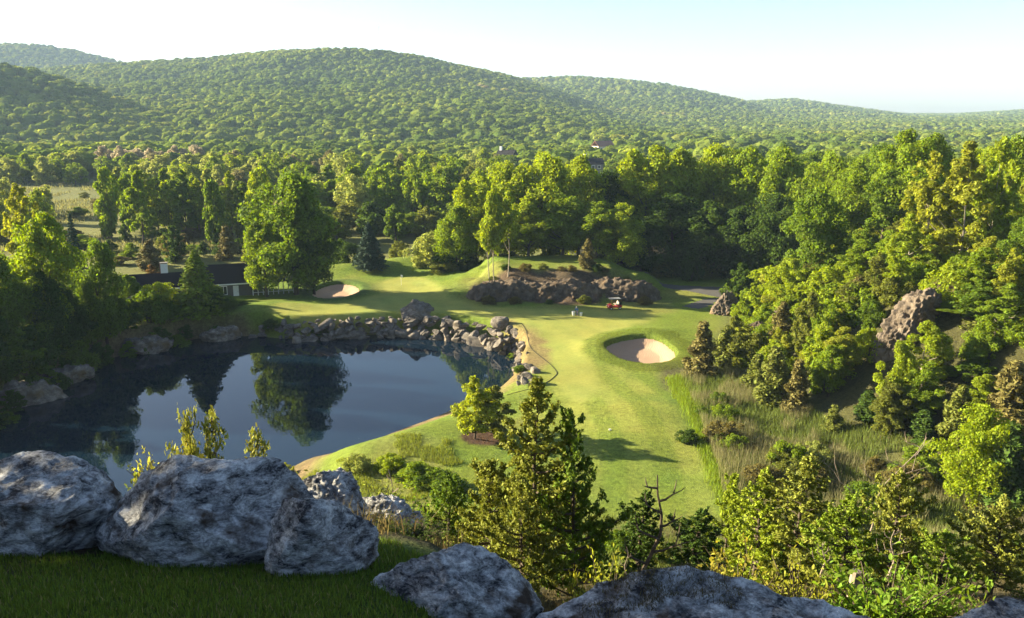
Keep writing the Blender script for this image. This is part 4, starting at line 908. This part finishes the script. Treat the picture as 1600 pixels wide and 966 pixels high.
# thicket along the left shore of the pond
sh = gps([(-60, 680), (0, 640), (60, 606), (110, 580), (160, 552), (210, 540), (270, 525), (330, 512), (375, 500)], -1)
pts, fr = poly_walk(sh, 3.0)
for i, (p, f) in enumerate(zip(pts, fr)):
    for k in range(2):
        x, y = p[0]-rng.uniform(1.0, 3.5)-k*3, p[1]+rng.uniform(1.5, 3.5)+k*2.5; hh = rng.uniform(3.2, 6.0)*(1.15 if k else .8)
        if f > .8: hh *= .7
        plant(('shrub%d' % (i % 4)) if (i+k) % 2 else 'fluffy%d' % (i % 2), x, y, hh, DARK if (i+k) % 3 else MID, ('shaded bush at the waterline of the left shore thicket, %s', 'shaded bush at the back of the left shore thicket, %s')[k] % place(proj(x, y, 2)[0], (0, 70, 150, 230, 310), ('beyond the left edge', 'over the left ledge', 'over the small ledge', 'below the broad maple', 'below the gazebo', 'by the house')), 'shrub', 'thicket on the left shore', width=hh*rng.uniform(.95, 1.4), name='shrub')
for i in range(12):
    px = (-40, 20, 95, 170, 205, 262, 330, 350, 372, 130, 60, 225)[i]; Y = (104, 110, 117, 126, 131, 134, 138, 141, 144, 121, 113, 140)[i]
    T(('maple%d' % (i % 4)), px, Y, (440, 432, 440, 446, 462, 470, 452, 462, 470, 436, 420, 455)[i], (DARK, MID)[i % 2], ('first', 'third', 'fifth', 'seventh', 'eighth', 'tenth', 'eleventh', 'twelfth', 'last', 'sixth', 'fourth', 'ninth')[i]+' leafy tree from the left rising out of the left shore thicket', (90, 90, 70, 60, 48, 50, 50, 44, 36, 60, 80, 44)[i], group='trees of the left shore thicket')
# pair of small trees on the mulch bed
mx, my = MULCH
T('young0', 741, my-.6, 584, (.26, .30, .03), 'young lime green tree on the mulch bed by the pond', 78)
T('fluffy1', 772, my+.8, 600, OLIVE, 'darker bushy evergreen beside the young tree on the mulch bed', 66, name='juniper_tree')
# ------------------------------------------------------------------ valley trees
for i in range(22):
    px = 160+i*11.5+rng.uniform(-5, 5); Y = rng.uniform(208, 262)
    T('row%d' % (i % 2) if i % 3 else 'far%d' % (i % 6), px, Y, rng.uniform(258, 292), (FRESH, LIME, PALE, MID)[i % 4], '%s tree, %s from the left in the tall bare trunked row' % (cw((FRESH, LIME, PALE, MID)[i % 4]), ORD[i]), rng.uniform(34, 50), group='row of tall trees in the valley')
def scatter(n, pxr, Yr, hr, tints, lab, grp, wr=(9, 13), avoid=None, kinds='far'):
    done = []; tries = 0
    while len(done) < n and tries < n*30:
        tries += 1; px = rng.uniform(*pxr); Y = math.sqrt(rng.uniform(Yr[0]**2, Yr[1]**2)); x = at_y(px, 250, Y)[0]
        if avoid and avoid(px, Y): continue
        if any((x-a)**2+(Y-b)**2 < 30 for a, b in done): continue
        done.append((x, Y)); hh = rng.uniform(*hr)
        t = tints[int(rng.integers(len(tints)))]; lo, hi = pxr; f = (Y-Yr[0])/(Yr[1]-Yr[0])
        plant('%s%d' % (kinds, rng.integers(6)), x, Y, hh, t, '%s %s, %s %s' % (cw(t), lab, ('front', 'middle', 'back')[min(2, int(f*3))], place(px, np.linspace(lo, hi, 6)[1:-1], ('far left', 'left', 'centre', 'right', 'far right'))), 'tree', grp, width=rng.uniform(*wr))
VT = [FRESH, FRESH, LIME, PALE, LIME, PALE, (.19, .18, .07)]
scatter(58, (455, 790), (238, 320), (11, 17), [FRESH, MID, LIME, FRESH, OLIVE, PALE], 'tree in the belt behind the spruce', 'belt of trees behind the spruce', avoid=lambda px, Y: Y < 240)
scatter(52, (330, 800), (300, 440), (11, 17), VT, 'tree of the valley wood below the hills', 'valley wood in the middle')
scatter(48, (-30, 400), (320, 440), (10, 15), VT+[PALE, PALE], 'tree of the wood beyond the meadow', 'valley wood on the left', avoid=lambda px, Y: px < 170 and Y < 380)
scatter(20, (760, 1120), (300, 440), (9, 14), VT, 'tree of the valley seen over the grove', 'valley wood over the grove', avoid=lambda px, Y: 890 < px < 975 and Y < 420)
scatter(14, (-30, 175), (385, 425), (9, 14), [PALE, FRESH, LIME], 'tree behind the left meadow', 'trees behind the left meadow')
scatter(10, (-40, 60), (200, 300), (9, 14), [PALE, LIME, YEL], 'feathery tree at the left side of the meadow', 'trees left of the meadow', wr=(6, 9), kinds='far')
scatter(9, (-20, 150), (190, 330), (2, 4), [OLIVE, FRESH, BROWN], 'low bush on the left meadow', 'bushes of the meadow', wr=(4, 9), avoid=lambda px, Y: Y > 230 and rng.uniform() < .6)
scatter(16, (470, 740), (210, 238), (6, 10.5), [MID, DARK, OLIVE, FRESH], 'small tree beside the field behind the spruce', 'small trees behind the spruce', wr=(7, 11))
scatter(34, (150, 500), (180, 235), (1.8, 5.5), [OLIVE, FRESH, BROWN, DARK], 'low bush on the lawn behind the house', 'bushes behind the house', wr=(3, 6))
for i in range(9):
    T('far%d' % (i % 6), 165+i*17+rng.uniform(-5, 5), 450+rng.uniform(-15, 15), rng.uniform(222, 236), (.34, .30, .19), '%s cream blossoming tree of the pale row at the foot of the hill' % ('first', 'second', 'third', 'fourth', 'fifth', 'sixth', 'seventh', 'eighth', 'last')[i], 34, group='blossoming trees at the foot of the hill')

# ------------------------------------------------------------------ near slope: cedars, shrubs, dead wood
T('cedar0', 838, 21.0, 588, CEDAR, 'tall foreground cedar with a thin pointed top', 185, name='cedar_tree')
T('cedar1', 905, 20.5, 640, MID, 'darker foreground cedar just right of the tall one', 150, name='cedar_tree')
T('cedar2', 765, 22.5, 718, CEDAR, 'wide low cedar left of the tall foreground cedar', 150, name='cedar_tree')
T('cedar2', 700, 25.0, 742, MID, 'small bushy cedar at the left end of the foreground cedars', 110, name='cedar_tree')
T('cedar2', 815, 19.5, 742, CEDAR, 'low bushy cedar in front of the tall foreground cedar', 130, name='cedar_tree')
T('cedar2', 890, 23.5, 735, CEDAR, 'bushy cedar between the tall and the darker cedar', 130, name='cedar_tree')
T('cedar1', 1000, 24.0, 770, DARK, 'low dark cedar behind the dead branch', 120, name='cedar_tree')
for i, (px, Y, top, w, tint, lab) in enumerate([(1255, 26, 718, 170, CEDAR, 'feathery cedar in the lower right brush'), (1330, 24, 775, 150, FRESH, 'wide cedar in the middle of the lower right brush'), (1190, 27, 738, 130, LIME, 'bright feathery cedar beside the fairway end'),
                                             (1410, 27, 735, 130, CEDAR, 'olive cedar right of the bare twigs'), (1140, 30, 735, 100, LIME, 'bright rounded cedar at the corner of the fairway'), (1480, 24, 830, 130, FRESH, 'low cedar at the right of the brush'), (1085, 22, 800, 150, DARK, 'low dark cedar under the end of the fairway'), (1570, 26, 780, 150, CEDAR, 'olive cedar at the lower right edge')]):
    T('cedar%d' % (2 if i % 2 else 1), px, Y, top, tint, lab, w, name='cedar_tree')
LF = [('leafy2', 955, 7.6, 800, (.22, .25, .04), 70, 'upright leafy shrub right of the foreground cedars'), ('leafy0', 1165, 7.4, 818, (.26, .24, .04), 150, 'yellow leafed shrub behind the long flat boulder'), ('leafy3', 1255, 7.2, 850, (.24, .25, .04), 140, 'low yellow green shrub behind the end of the long boulder'),
      ('leafy1', 1390, 7.0, 862, (.15, .24, .03), 210, 'bright green leafy shrub at the lower right'), ('leafy1', 1480, 7.6, 876, (.15, .23, .03), 170, 'green leafy shrub beside the corner boulder'), ('leafy0', 225, 8.0, 690, (.13, .17, .03), 80, 'leafy shrub in the gap between the two left boulders'),
      ('leafy3', 265, 8.3, 682, (.20, .19, .04), 110, 'yellow leafed shrub behind the peaked boulder'), ('leafy3', 905, 8.4, 872, (.18, .19, .03), 60, 'small yellow shrub behind the left end of the long boulder'), ('leafy3', 145, 6.3, 868, (.05, .10, .02), 60, 'dark leafy weed at the foot of the left boulders'),
      ('leafy3', 655, 7.2, 818, (.07, .10, .025), 110, 'dark weed in the gap between the pointed and the wedge shaped boulder'), ('leafy3', 610, 7.6, 800, (.09, .10, .03), 90, 'dull brush behind the pointed boulder'), ('leafy1', 630, 9.8, 770, (.09, .16, .02), 130, 'green leafy bush behind the half buried boulder'), ('leafy0', 590, 11.5, 728, (.15, .18, .04), 110, 'pale leafy bush above the small knobbly boulder')]
for k, px, Y, top, tint, w, lab in LF: T(k, px, Y, top, tint, lab, w, cat='shrub', name='shrub')
for i, (px, Y, top, w, lab) in enumerate([(235, 8.6, 668, 44, 'loose leafy sprig left of the two tall juniper sprigs'), (292, 8.6, 640, 44, 'tall bare juniper sprig against the pond'), (322, 8.5, 642, 52, 'bushy juniper sprig against the pond'), (362, 8.6, 700, 50, 'low leafy sprig right of the two tall juniper sprigs'),
                                        (404, 8.8, 668, 46, 'leaning juniper sprig with a bare stem'), (436, 9.2, 700, 60, 'small leafy bush beside the stake')]):
    T('sprig%d' % (i % 2) if i in (1, 2, 4) else ('leafy0', 'leafy2')[i % 2], px, Y, top, (.26, .27, .05), lab, w*(1.5 if i in (1, 2, 4) else 1.9), cat='shrub', name='juniper_sprig' if i in (1, 2, 4) else 'shrub')
for i, (px, py, hgt, w, tint, lab) in enumerate([(570, 680, 1.6, 2.0, FRESH, 'small green bush at the water edge of the near shore'), (520, 690, .8, 1.4, OLIVE, 'tiny bush on the near shore'), (610, 735, 1.6, 3.2, LIME, 'pale bush at the corner of the near lawn'), (650, 752, 1.8, 4.0, FRESH, 'green bush below the long grass of the near lawn'),
                                               (690, 770, 2.0, 4.0, MID, 'darker bush left of the foreground cedars'), (560, 735, 1.6, 3.0, PALE, 'pale loose bush above the near rocks'), (440, 745, 1.4, 2.6, OLIVE, 'olive bush by the pond behind the largest boulder'), (425, 515, 1.5, 3.0, DARK, 'dark bush hanging over the shaded pond bank'),
                                               (500, 522, 1.2, 3.0, DARK, 'dark bush growing in the stone wall'), (800, 560, .8, 1.6, FRESH, 'small bush on the right bank of the pond'), (812, 582, 1.0, 2.0, MID, 'green bush above the right bank corner'), (1075, 690, 1.3, 2.4, DARK, 'dark bush at the edge of the fairway'), (1095, 650, 1.0, 2.0, MID, 'small bush where the reeds begin')]):
    g = G(px, py); plant('shrub%d' % (i % 4), g[0], g[1], hgt, tint, lab, 'shrub', width=w, name='shrub')
for i in range(28):                                     # brush on the slope below the camera
    y = rng.uniform(28, 60); x = rng.uniform(-.75, .72)*y; hh = rng.uniform(1.0, 2.4)
    if proj(x, y, h1(x, y)+hh)[1] < 815 and 780 < proj(x, y, h1(x, y)+hh)[0] < 1110: hh *= .5
    plant('shrub%d' % (i % 4), x, y, hh, (FRESH, OLIVE, MID, DARK)[i % 4], '%s bush in the brush on the near slope, %s' % (cw((FRESH, OLIVE, MID, DARK)[i % 4]), place(proj(x, y, h1(x, y))[0], (200, 420, 640, 860, 1080, 1300), ('behind the left boulder', 'behind the largest boulder', 'behind the pointed boulder', 'left of the tall cedar', 'right of the tall cedar', 'in the lower right brush', 'at the right'))), 'shrub', 'brush on the near slope', width=hh*1.5, name='shrub')
for i in range(76):
    q = gps([(rng.uniform(1110, 1560), rng.uniform(610, 830))])[0]
    if poly_sd(np.array([q[0]]), np.array([q[1]]), smooth_poly(gps([(1090, 600), (1140, 590), (1280, 670), (1480, 770), (1600, 830), (1400, 850), (1200, 830), (1110, 690)]), 1))[0] > 0: continue
    t = (OLIVE, PALE, FRESH, MID, BROWN)[i % 5]; hh = rng.uniform(1.1, 2.7)
    plant('shrub%d' % (i % 4), q[0], q[1], hh, t, '%s bush standing in the dry reeds, %s' % (cw(t), place(proj(q[0], q[1], 0)[0], (1200, 1300, 1400), ('near the fairway', 'left of centre', 'right of centre', 'near the bank'))), 'shrub', 'bushes in the reeds', width=hh*rng.uniform(1.2, 2), name='shrub')
def twig(px, Y, top, spread, seed, lab, mat='deadwood', thick=.02, n=5, lean=0.0, name='dead_branch', base=None):
    r = np.random.default_rng(seed); p = at_y(px, top, Y); z0 = h1(p[0], Y) if base is None else at_y(px, base, Y)[2]; hgt = p[2]-z0
    root = obj(name, None, None, (p[0], Y, z0)); tag(root, lab, 'branch')
    s = np.linspace(0, 1, 8); main = np.stack([lean*hgt*s**1.4+.05*hgt*np.sin(s*8+seed), .1*hgt*s, hgt*s], -1)
    MB().tube(main, thick*(1-s*.8), 6).build('stem', M[mat], root)
    for k in range(n):
        q = .3+.65*(k+.5)/n; b = np.array([np.interp(q, s, main[:, i]) for i in range(3)]); sd = 1 if k % 2 else -1
        L = spread*hgt*r.uniform(.5, 1.0)*(1.2-q); ss = np.linspace(0, 1, 6)
        pts = b+np.stack([sd*L*ss+.06*L*np.sin(ss*9), r.uniform(-.4, .4)*L*ss, L*(.25+.7*r.uniform())*ss**1.3], -1)
        o = MB().tube(pts, thick*.5*(1-ss*.8), 5); m = pts[3]
        o.tube([m, m+np.array([sd*.1*L, .1*L, .35*L]), m+np.array([sd*.12*L, .12*L, .6*L])], [thick*.25, thick*.18, thick*.06], 4).build('side_branch', M[mat], root)
twig(1015, 19.0, 752, .45, 3, 'dark dead branch forking above the end of the fairway', 'bark', .075, 7, .12)
twig(1290, 8.4, 850, .5, 4, 'pale bare twigs behind the long boulder', thick=.012, n=6, base=905)
twig(1400, 9.0, 832, .6, 5, 'pale bare forked twigs above the bright green shrub', thick=.016, n=6, base=900)
twig(650, 13.0, 740, .35, 6, 'thin dead sapling leaning left of the cedars', thick=.03, n=5, lean=-.35)
twig(1365, 58, 690, .7, 7, 'pale dead branch rising out of the reeds', thick=.08, n=7, lean=.5)
twig(980, 9.0, 856, .3, 8, 'two thin dry stems beside the upright leafy shrub', thick=.008, n=3, base=905)
g = at_y(1336, 905, 8.3); o = MB().tube([(0, 0, -.3), (0, 0, .0), (.01, 0, .10)], [.07, .06, .055], 9).build('tree_stump', M['deadwood'], None, tuple(g)); tag(o, 'pale cut stump among the leafy shrubs at the lower right', 'stump')

# trees beside the camera, left of the picture: they keep the evening sun off the boulders
for i, (x, y, hgt) in enumerate([(-20, 6.6, 17), (-30, 9.0, 19), (-40, 11.6, 22), (-25, 3.0, 18), (-35, 5.5, 20), (-18, .5, 17), (-28, -1, 18), (-50, 13.5, 25), (-16, 3.6, 14)]):
    plant('maple%d' % (i % 4), x, y, hgt, MID, 'tree beside the viewpoint, outside the picture, shading the boulders', group='trees round the viewpoint', width=10)

# ------------------------------------------------------------------ grass and reeds
def blades(name, X, Y, hgt, wid, tints, label, seed, lean=.35, cat='grass', Z=None):
    r = np.random.default_rng(seed); n = len(X); Z = HF(X, Y) if Z is None else Z; a = r.uniform(0, 6.283, n)
    h_ = hgt*r.uniform(.6, 1.2, n); w_ = wid*r.uniform(.7, 1.3, n)
    b = np.stack([X, Y, Z-.01], -1); t = np.stack([np.cos(a), np.sin(a), 0*a], -1)*w_[:, None]*.5
    la = r.uniform(0, 6.283, n); lv = np.stack([np.cos(la), np.sin(la), 0*la], -1)*(h_*lean*r.uniform(.1, 1, n))[:, None]
    mid = b+lv*.3+np.stack([0*a, 0*a, h_*.6], -1); top = b+lv+np.stack([0*a, 0*a, h_], -1)
    V = np.stack([b-t, b+t, mid+t*.7, mid-t*.7, top], 1).reshape(-1, 3); i = np.arange(n)*5
    F = np.stack([i, i+1, i+2, i+3], -1); F3 = np.stack([i+3, i+2, i+4], -1)
    me = np_mesh(name, V, F, [M['grass']], {'leaf': np.repeat(r.uniform(0, 1, n), 5)}, F3=F3)
    o = obj(name, me); o.color = (*tints, 1); return tag(o, label, kind='stuff')
n = 75000
Y = rng.uniform(4.1, 7.0, n); X = rng.uniform(-.68, .35, n)*(Y+.8); k = (Y < 6.55-.08*np.abs(X+1)+.25*n2(X, Y, .6, 61)) & (X < 1.2)
blades('grass', X[k], Y[k], .055, .008, (.11, .165, .030), 'short shaded lawn grass in front of the boulders', 71)
LB = [o for o in bpy.data.objects if o.get('label', '').startswith('long flat')][0]
P_ = np.array([v.co[:] for v in LB.data.vertices])+np.array(LB.location); nv = np.array([v.normal[:] for v in LB.data.vertices])
m = (nv[:, 2] > .55) & (fbm(P_*2.1, 91, 3) > .22); P_ = np.repeat(P_[m], 5, 0); P_ = P_+rng.normal(size=P_.shape)*np.array([.012, .012, .002])
blades('moss_grass', P_[:, 0], P_[:, 1], .035, .005, (.10, .085, .04), 'dry moss and grass tufts on the long flat boulder', 79, 1.2, Z=P_[:, 2])
k = rng.uniform(size=len(X)) < .07; k2 = (Y < 6.55-.08*np.abs(X+1)+.25*n2(X, Y, .6, 61)) & (X < 1.2) & k
blades('dry_grass', X[k2], Y[k2], .06, .007, (.22, .19, .09), 'dead straw coloured blades in the shaded lawn', 80, .8)
def area(n, poly):
    p = np.array(poly); X = rng.uniform(p[:, 0].min(), p[:, 0].max(), n); Y = rng.uniform(p[:, 1].min(), p[:, 1].max(), n); k = poly_sd(X, Y, poly) < 0; return X[k], Y[k]
reed_poly = gps([(1062, 588), (1140, 580), (1200, 600), (1280, 660), (1400, 700), (1480, 760), (1600, 800), (1640, 900), (1400, 880), (1200, 850), (1135, 800), (1120, 735), (1088, 650)])
X, Y = area(60000, reed_poly); m = n2(X, Y, 4, 62) > .05; blades('reeds', X[m], Y[m], 1.45, .032, (.20, .19, .09), 'tall dry tan reeds right of the fairway', 72, .3)
m = n2(X, Y, 6, 63) > -.35; blades('reed_grass', X[m]+.1, Y[m], .95, .045, (.135, .175, .04), 'green grass growing among the dry reeds', 73, .45)
strip = gps([(1040, 592), (1066, 588), (1092, 650), (1122, 735), (1135, 800), (1112, 760), (1078, 670)])
X, Y = area(16000, strip); X = X+rng.normal(size=len(X))*.3; Y = Y+rng.normal(size=len(Y))*.4; blades('long_grass', X, Y, .6, .04, (.18, .25, .028), 'bright strip of long grass along the fairway edge', 74, .5)
ring = smooth_poly(gps([(928, 560), (936, 518), (1000, 502), (1068, 506), (1084, 540), (1074, 584), (1020, 606), (954, 598)]), 3)
X, Y = area(30000, ring); q = poly_sd(X, Y, BUNK_R); m = (q > .2) & (q+n2(X, Y, 2, 67)*1.5 < 3.2) & (poly_sd(X, Y, GREEN) > .3); blades('rough_grass', X[m], Y[m], .13, .04, (.15, .19, .030), 'rough grass round the sand bunker', 75, .8)
X, Y = area(46000, gps([(460, 715), (560, 695), (640, 690), (720, 700), (760, 760), (780, 850), (560, 820), (420, 760)])); m = n2(X, Y, 3.5, 66) > .12; X, Y = X[m], Y[m]; blades('lawn_fringe', X, Y, .34, .04, (.19, .225, .036), 'unmown grass at the near end of the lawn', 76, .6)
n = 26000; Y = rng.uniform(6.6, 34, n); X = rng.uniform(-.72, .75, n)*(Y+.5); m = (n2(X, Y, 1.6, 64) > -.15) & (Y > 7.0-2.0*smooth(-.5, .8, X))
blades('slope_grass', X[m], Y[m], .34, .012, (.13, .105, .045), 'dry tangled grass on the slope behind the boulders', 77, .9)
n = 26000; Y = rng.uniform(34, 62, n); X = rng.uniform(-.7, .75, n)*Y; blades('slope_weeds', X, Y, .6, .05, (.10, .125, .03), 'weedy grass at the foot of the near slope', 78, .7)

n = 26000; Y = rng.uniform(196, 390, n); px = rng.uniform(-40, 480, n); X = (px-800)/FPX*(Y*CP+CAM_Z*SP); m = n2(X, Y, 22, 68) > -.2
blades('marsh_grass', X[m], Y[m], 1.1, .28, (.19, .19, .07), 'pale marsh grass of the meadow behind the house', 81, .8)
# ------------------------------------------------------------------ far forest on the hills (one mass)
def far_proto(i):
    r = np.random.default_rng(700+i); n = 520; d = unit(r.normal(size=(n, 3))+np.array([0, 0, .5])); k = 9
    cc = unit(r.normal(size=(k, 3))+np.array([0, 0, .6]))*r.uniform(.3, .62, (k, 1)); ci = r.integers(0, k, n)
    P = (cc[ci]+d*(.46*r.uniform(.6, 1.05, n))[:, None])*np.array([5.9, 5.9, 3.8])+np.array([0, 0, 5.0])
    V, F, A = leaf_quads(P, d+np.array([0, 0, .3])+.35*r.normal(size=(n, 3)), 1.35, r, 1.3)
    Vi, Fi = ico(2); Vi = Vi*np.array([4.9, 4.9, 4.0])*(1+.2*vnoise(Vi*2, i))[:, None]+np.array([0, 0, 4.6])
    me = np_mesh('forest_crown', np.concatenate([V, Vi]), F, [M['farleaf']], {'leaf': np.concatenate([A, np.full(len(Vi), .5)])}, F3=Fi+len(V))
    return bpy.data.objects.new('forest_crown', me)
pc = bpy.data.collections.new('forest_protos')
for i in range(5): pc.objects.link(far_proto(i))
def forest(name, pts, scl, label):
    n = len(pts); me = bpy.data.meshes.new(name); me.vertices.add(n); me.vertices.foreach_set('co', np.asarray(pts, np.float32).ravel())
    for k, tpe, val, key in (('scl', 'FLOAT', scl, 'value'), ('pick', 'INT', rng.integers(0, 5, n), 'value')):
        a = me.attributes.new(k, tpe, 'POINT'); a.data.foreach_set(key, np.asarray(val, np.float32 if tpe == 'FLOAT' else np.int32))
    a = me.attributes.new('rot', 'FLOAT_VECTOR', 'POINT'); a.data.foreach_set('vector', np.stack([np.zeros(n), np.zeros(n), rng.uniform(0, 6.28, n)], -1).astype(np.float32).ravel())
    o = tag(obj(name, me), label, kind='stuff')
    g = bpy.data.node_groups.new(name, 'GeometryNodeTree')
    g.interface.new_socket('Geometry', in_out='INPUT', socket_type='NodeSocketGeometry'); g.interface.new_socket('Geometry', in_out='OUTPUT', socket_type='NodeSocketGeometry')
    N = g.nodes.new; gi, go = N('NodeGroupInput'), N('NodeGroupOutput'); ip = N('GeometryNodeInstanceOnPoints'); ci = N('GeometryNodeCollectionInfo')
    ci.inputs['Collection'].default_value = pc; ci.inputs['Separate Children'].default_value = True; ci.inputs['Reset Children'].default_value = True
    def na(nm, t): x = N('GeometryNodeInputNamedAttribute'); x.data_type = t; x.inputs['Name'].default_value = nm; return x.outputs['Attribute']
    L = g.links.new; er = N('FunctionNodeEulerToRotation')
    L(gi.outputs[0], ip.inputs['Points']); L(ci.outputs[0], ip.inputs['Instance']); ip.inputs['Pick Instance'].default_value = True
    L(na('pick', 'INT'), ip.inputs['Instance Index']); L(na('rot', 'FLOAT_VECTOR'), er.inputs[0]); L(er.outputs[0], ip.inputs['Rotation']); L(na('scl', 'FLOAT'), ip.inputs['Scale']); L(ip.outputs[0], go.inputs[0])
    md = o.modifiers.new('forest', 'NODES'); md.node_group = g
def forest_points(Y0, Y1, sp, umax=.70, umin=-.70):
    P = []; y = Y0
    while y < Y1:
        n = int((umax-umin)*y/sp); x = np.linspace(umin*y, umax*y, n)+rng.uniform(-.45, .45, n)*sp; P.append(np.stack([x, y+rng.uniform(-.5, .5, n)*sp], -1)); y += sp*.9
    P = np.concatenate(P); return P
P = forest_points(440, 2000, 8.2)
P = np.concatenate([P, forest_points(2000, 4150, 12.5)])
u = P[:, 0]/P[:, 1]; z = HF(P[:, 0], P[:, 1])
el = (z-CAM_Z)/P[:, 1]                                   # keep what is not far behind a crest as seen from the valley side
o = np.argsort(P[:, 1]); bins = np.clip(((u+.72)/1.44*700).astype(int), 0, 699); top = np.full(700, -9.0); keep = np.zeros(len(P), bool)
for i in o:
    b = bins[i]; e2 = (z[i]+13-CAM_Z)/P[i, 1]
    if e2 > top[b]-.004: keep[i] = True
    top[b] = max(top[b], (z[i]+4-CAM_Z)/P[i, 1])
P = P[keep]; z = z[keep]
sc = (.62+.95*rng.uniform(0, 1, len(P))**1.8)*np.where(P[:, 1] > 2000, 1.2, 1.0)
pxx = 800+FPX*P[:, 0]/(P[:, 1]*CP); hidden = ((P[:, 1] < 640) & (rng.uniform(size=len(P)) < .15)) | ((np.abs(pxx-905) < 45) & (P[:, 1] < 620) & (P[:, 1] > 560))
lowv = z < 2
forest('valley_forest', np.c_[P, z-.8][lowv & ~hidden], sc[lowv & ~hidden], 'far tree canopy covering the valley floor')
forest('hill_forest', np.c_[P, z-.8][~lowv], sc[~lowv], 'spring green forest covering the hills')

# ------------------------------------------------------------------ haze
hz = MB().box((0, 2100, 140), (9000, 5600, 340)).build('haze', M['white'])
hz.data.materials.clear()
k = NT('haze_air'); pv = k.n('VolumePrincipled', {'Color': (.50, .70, 1.0, 1), 'Density': .00010, 'Anisotropy': 0.0})
k.t.links.new(pv.outputs[0], k.out.inputs['Volume']); hz.data.materials.append(k.m); tag(hz, 'thin evening haze over the valley', kind='stuff')
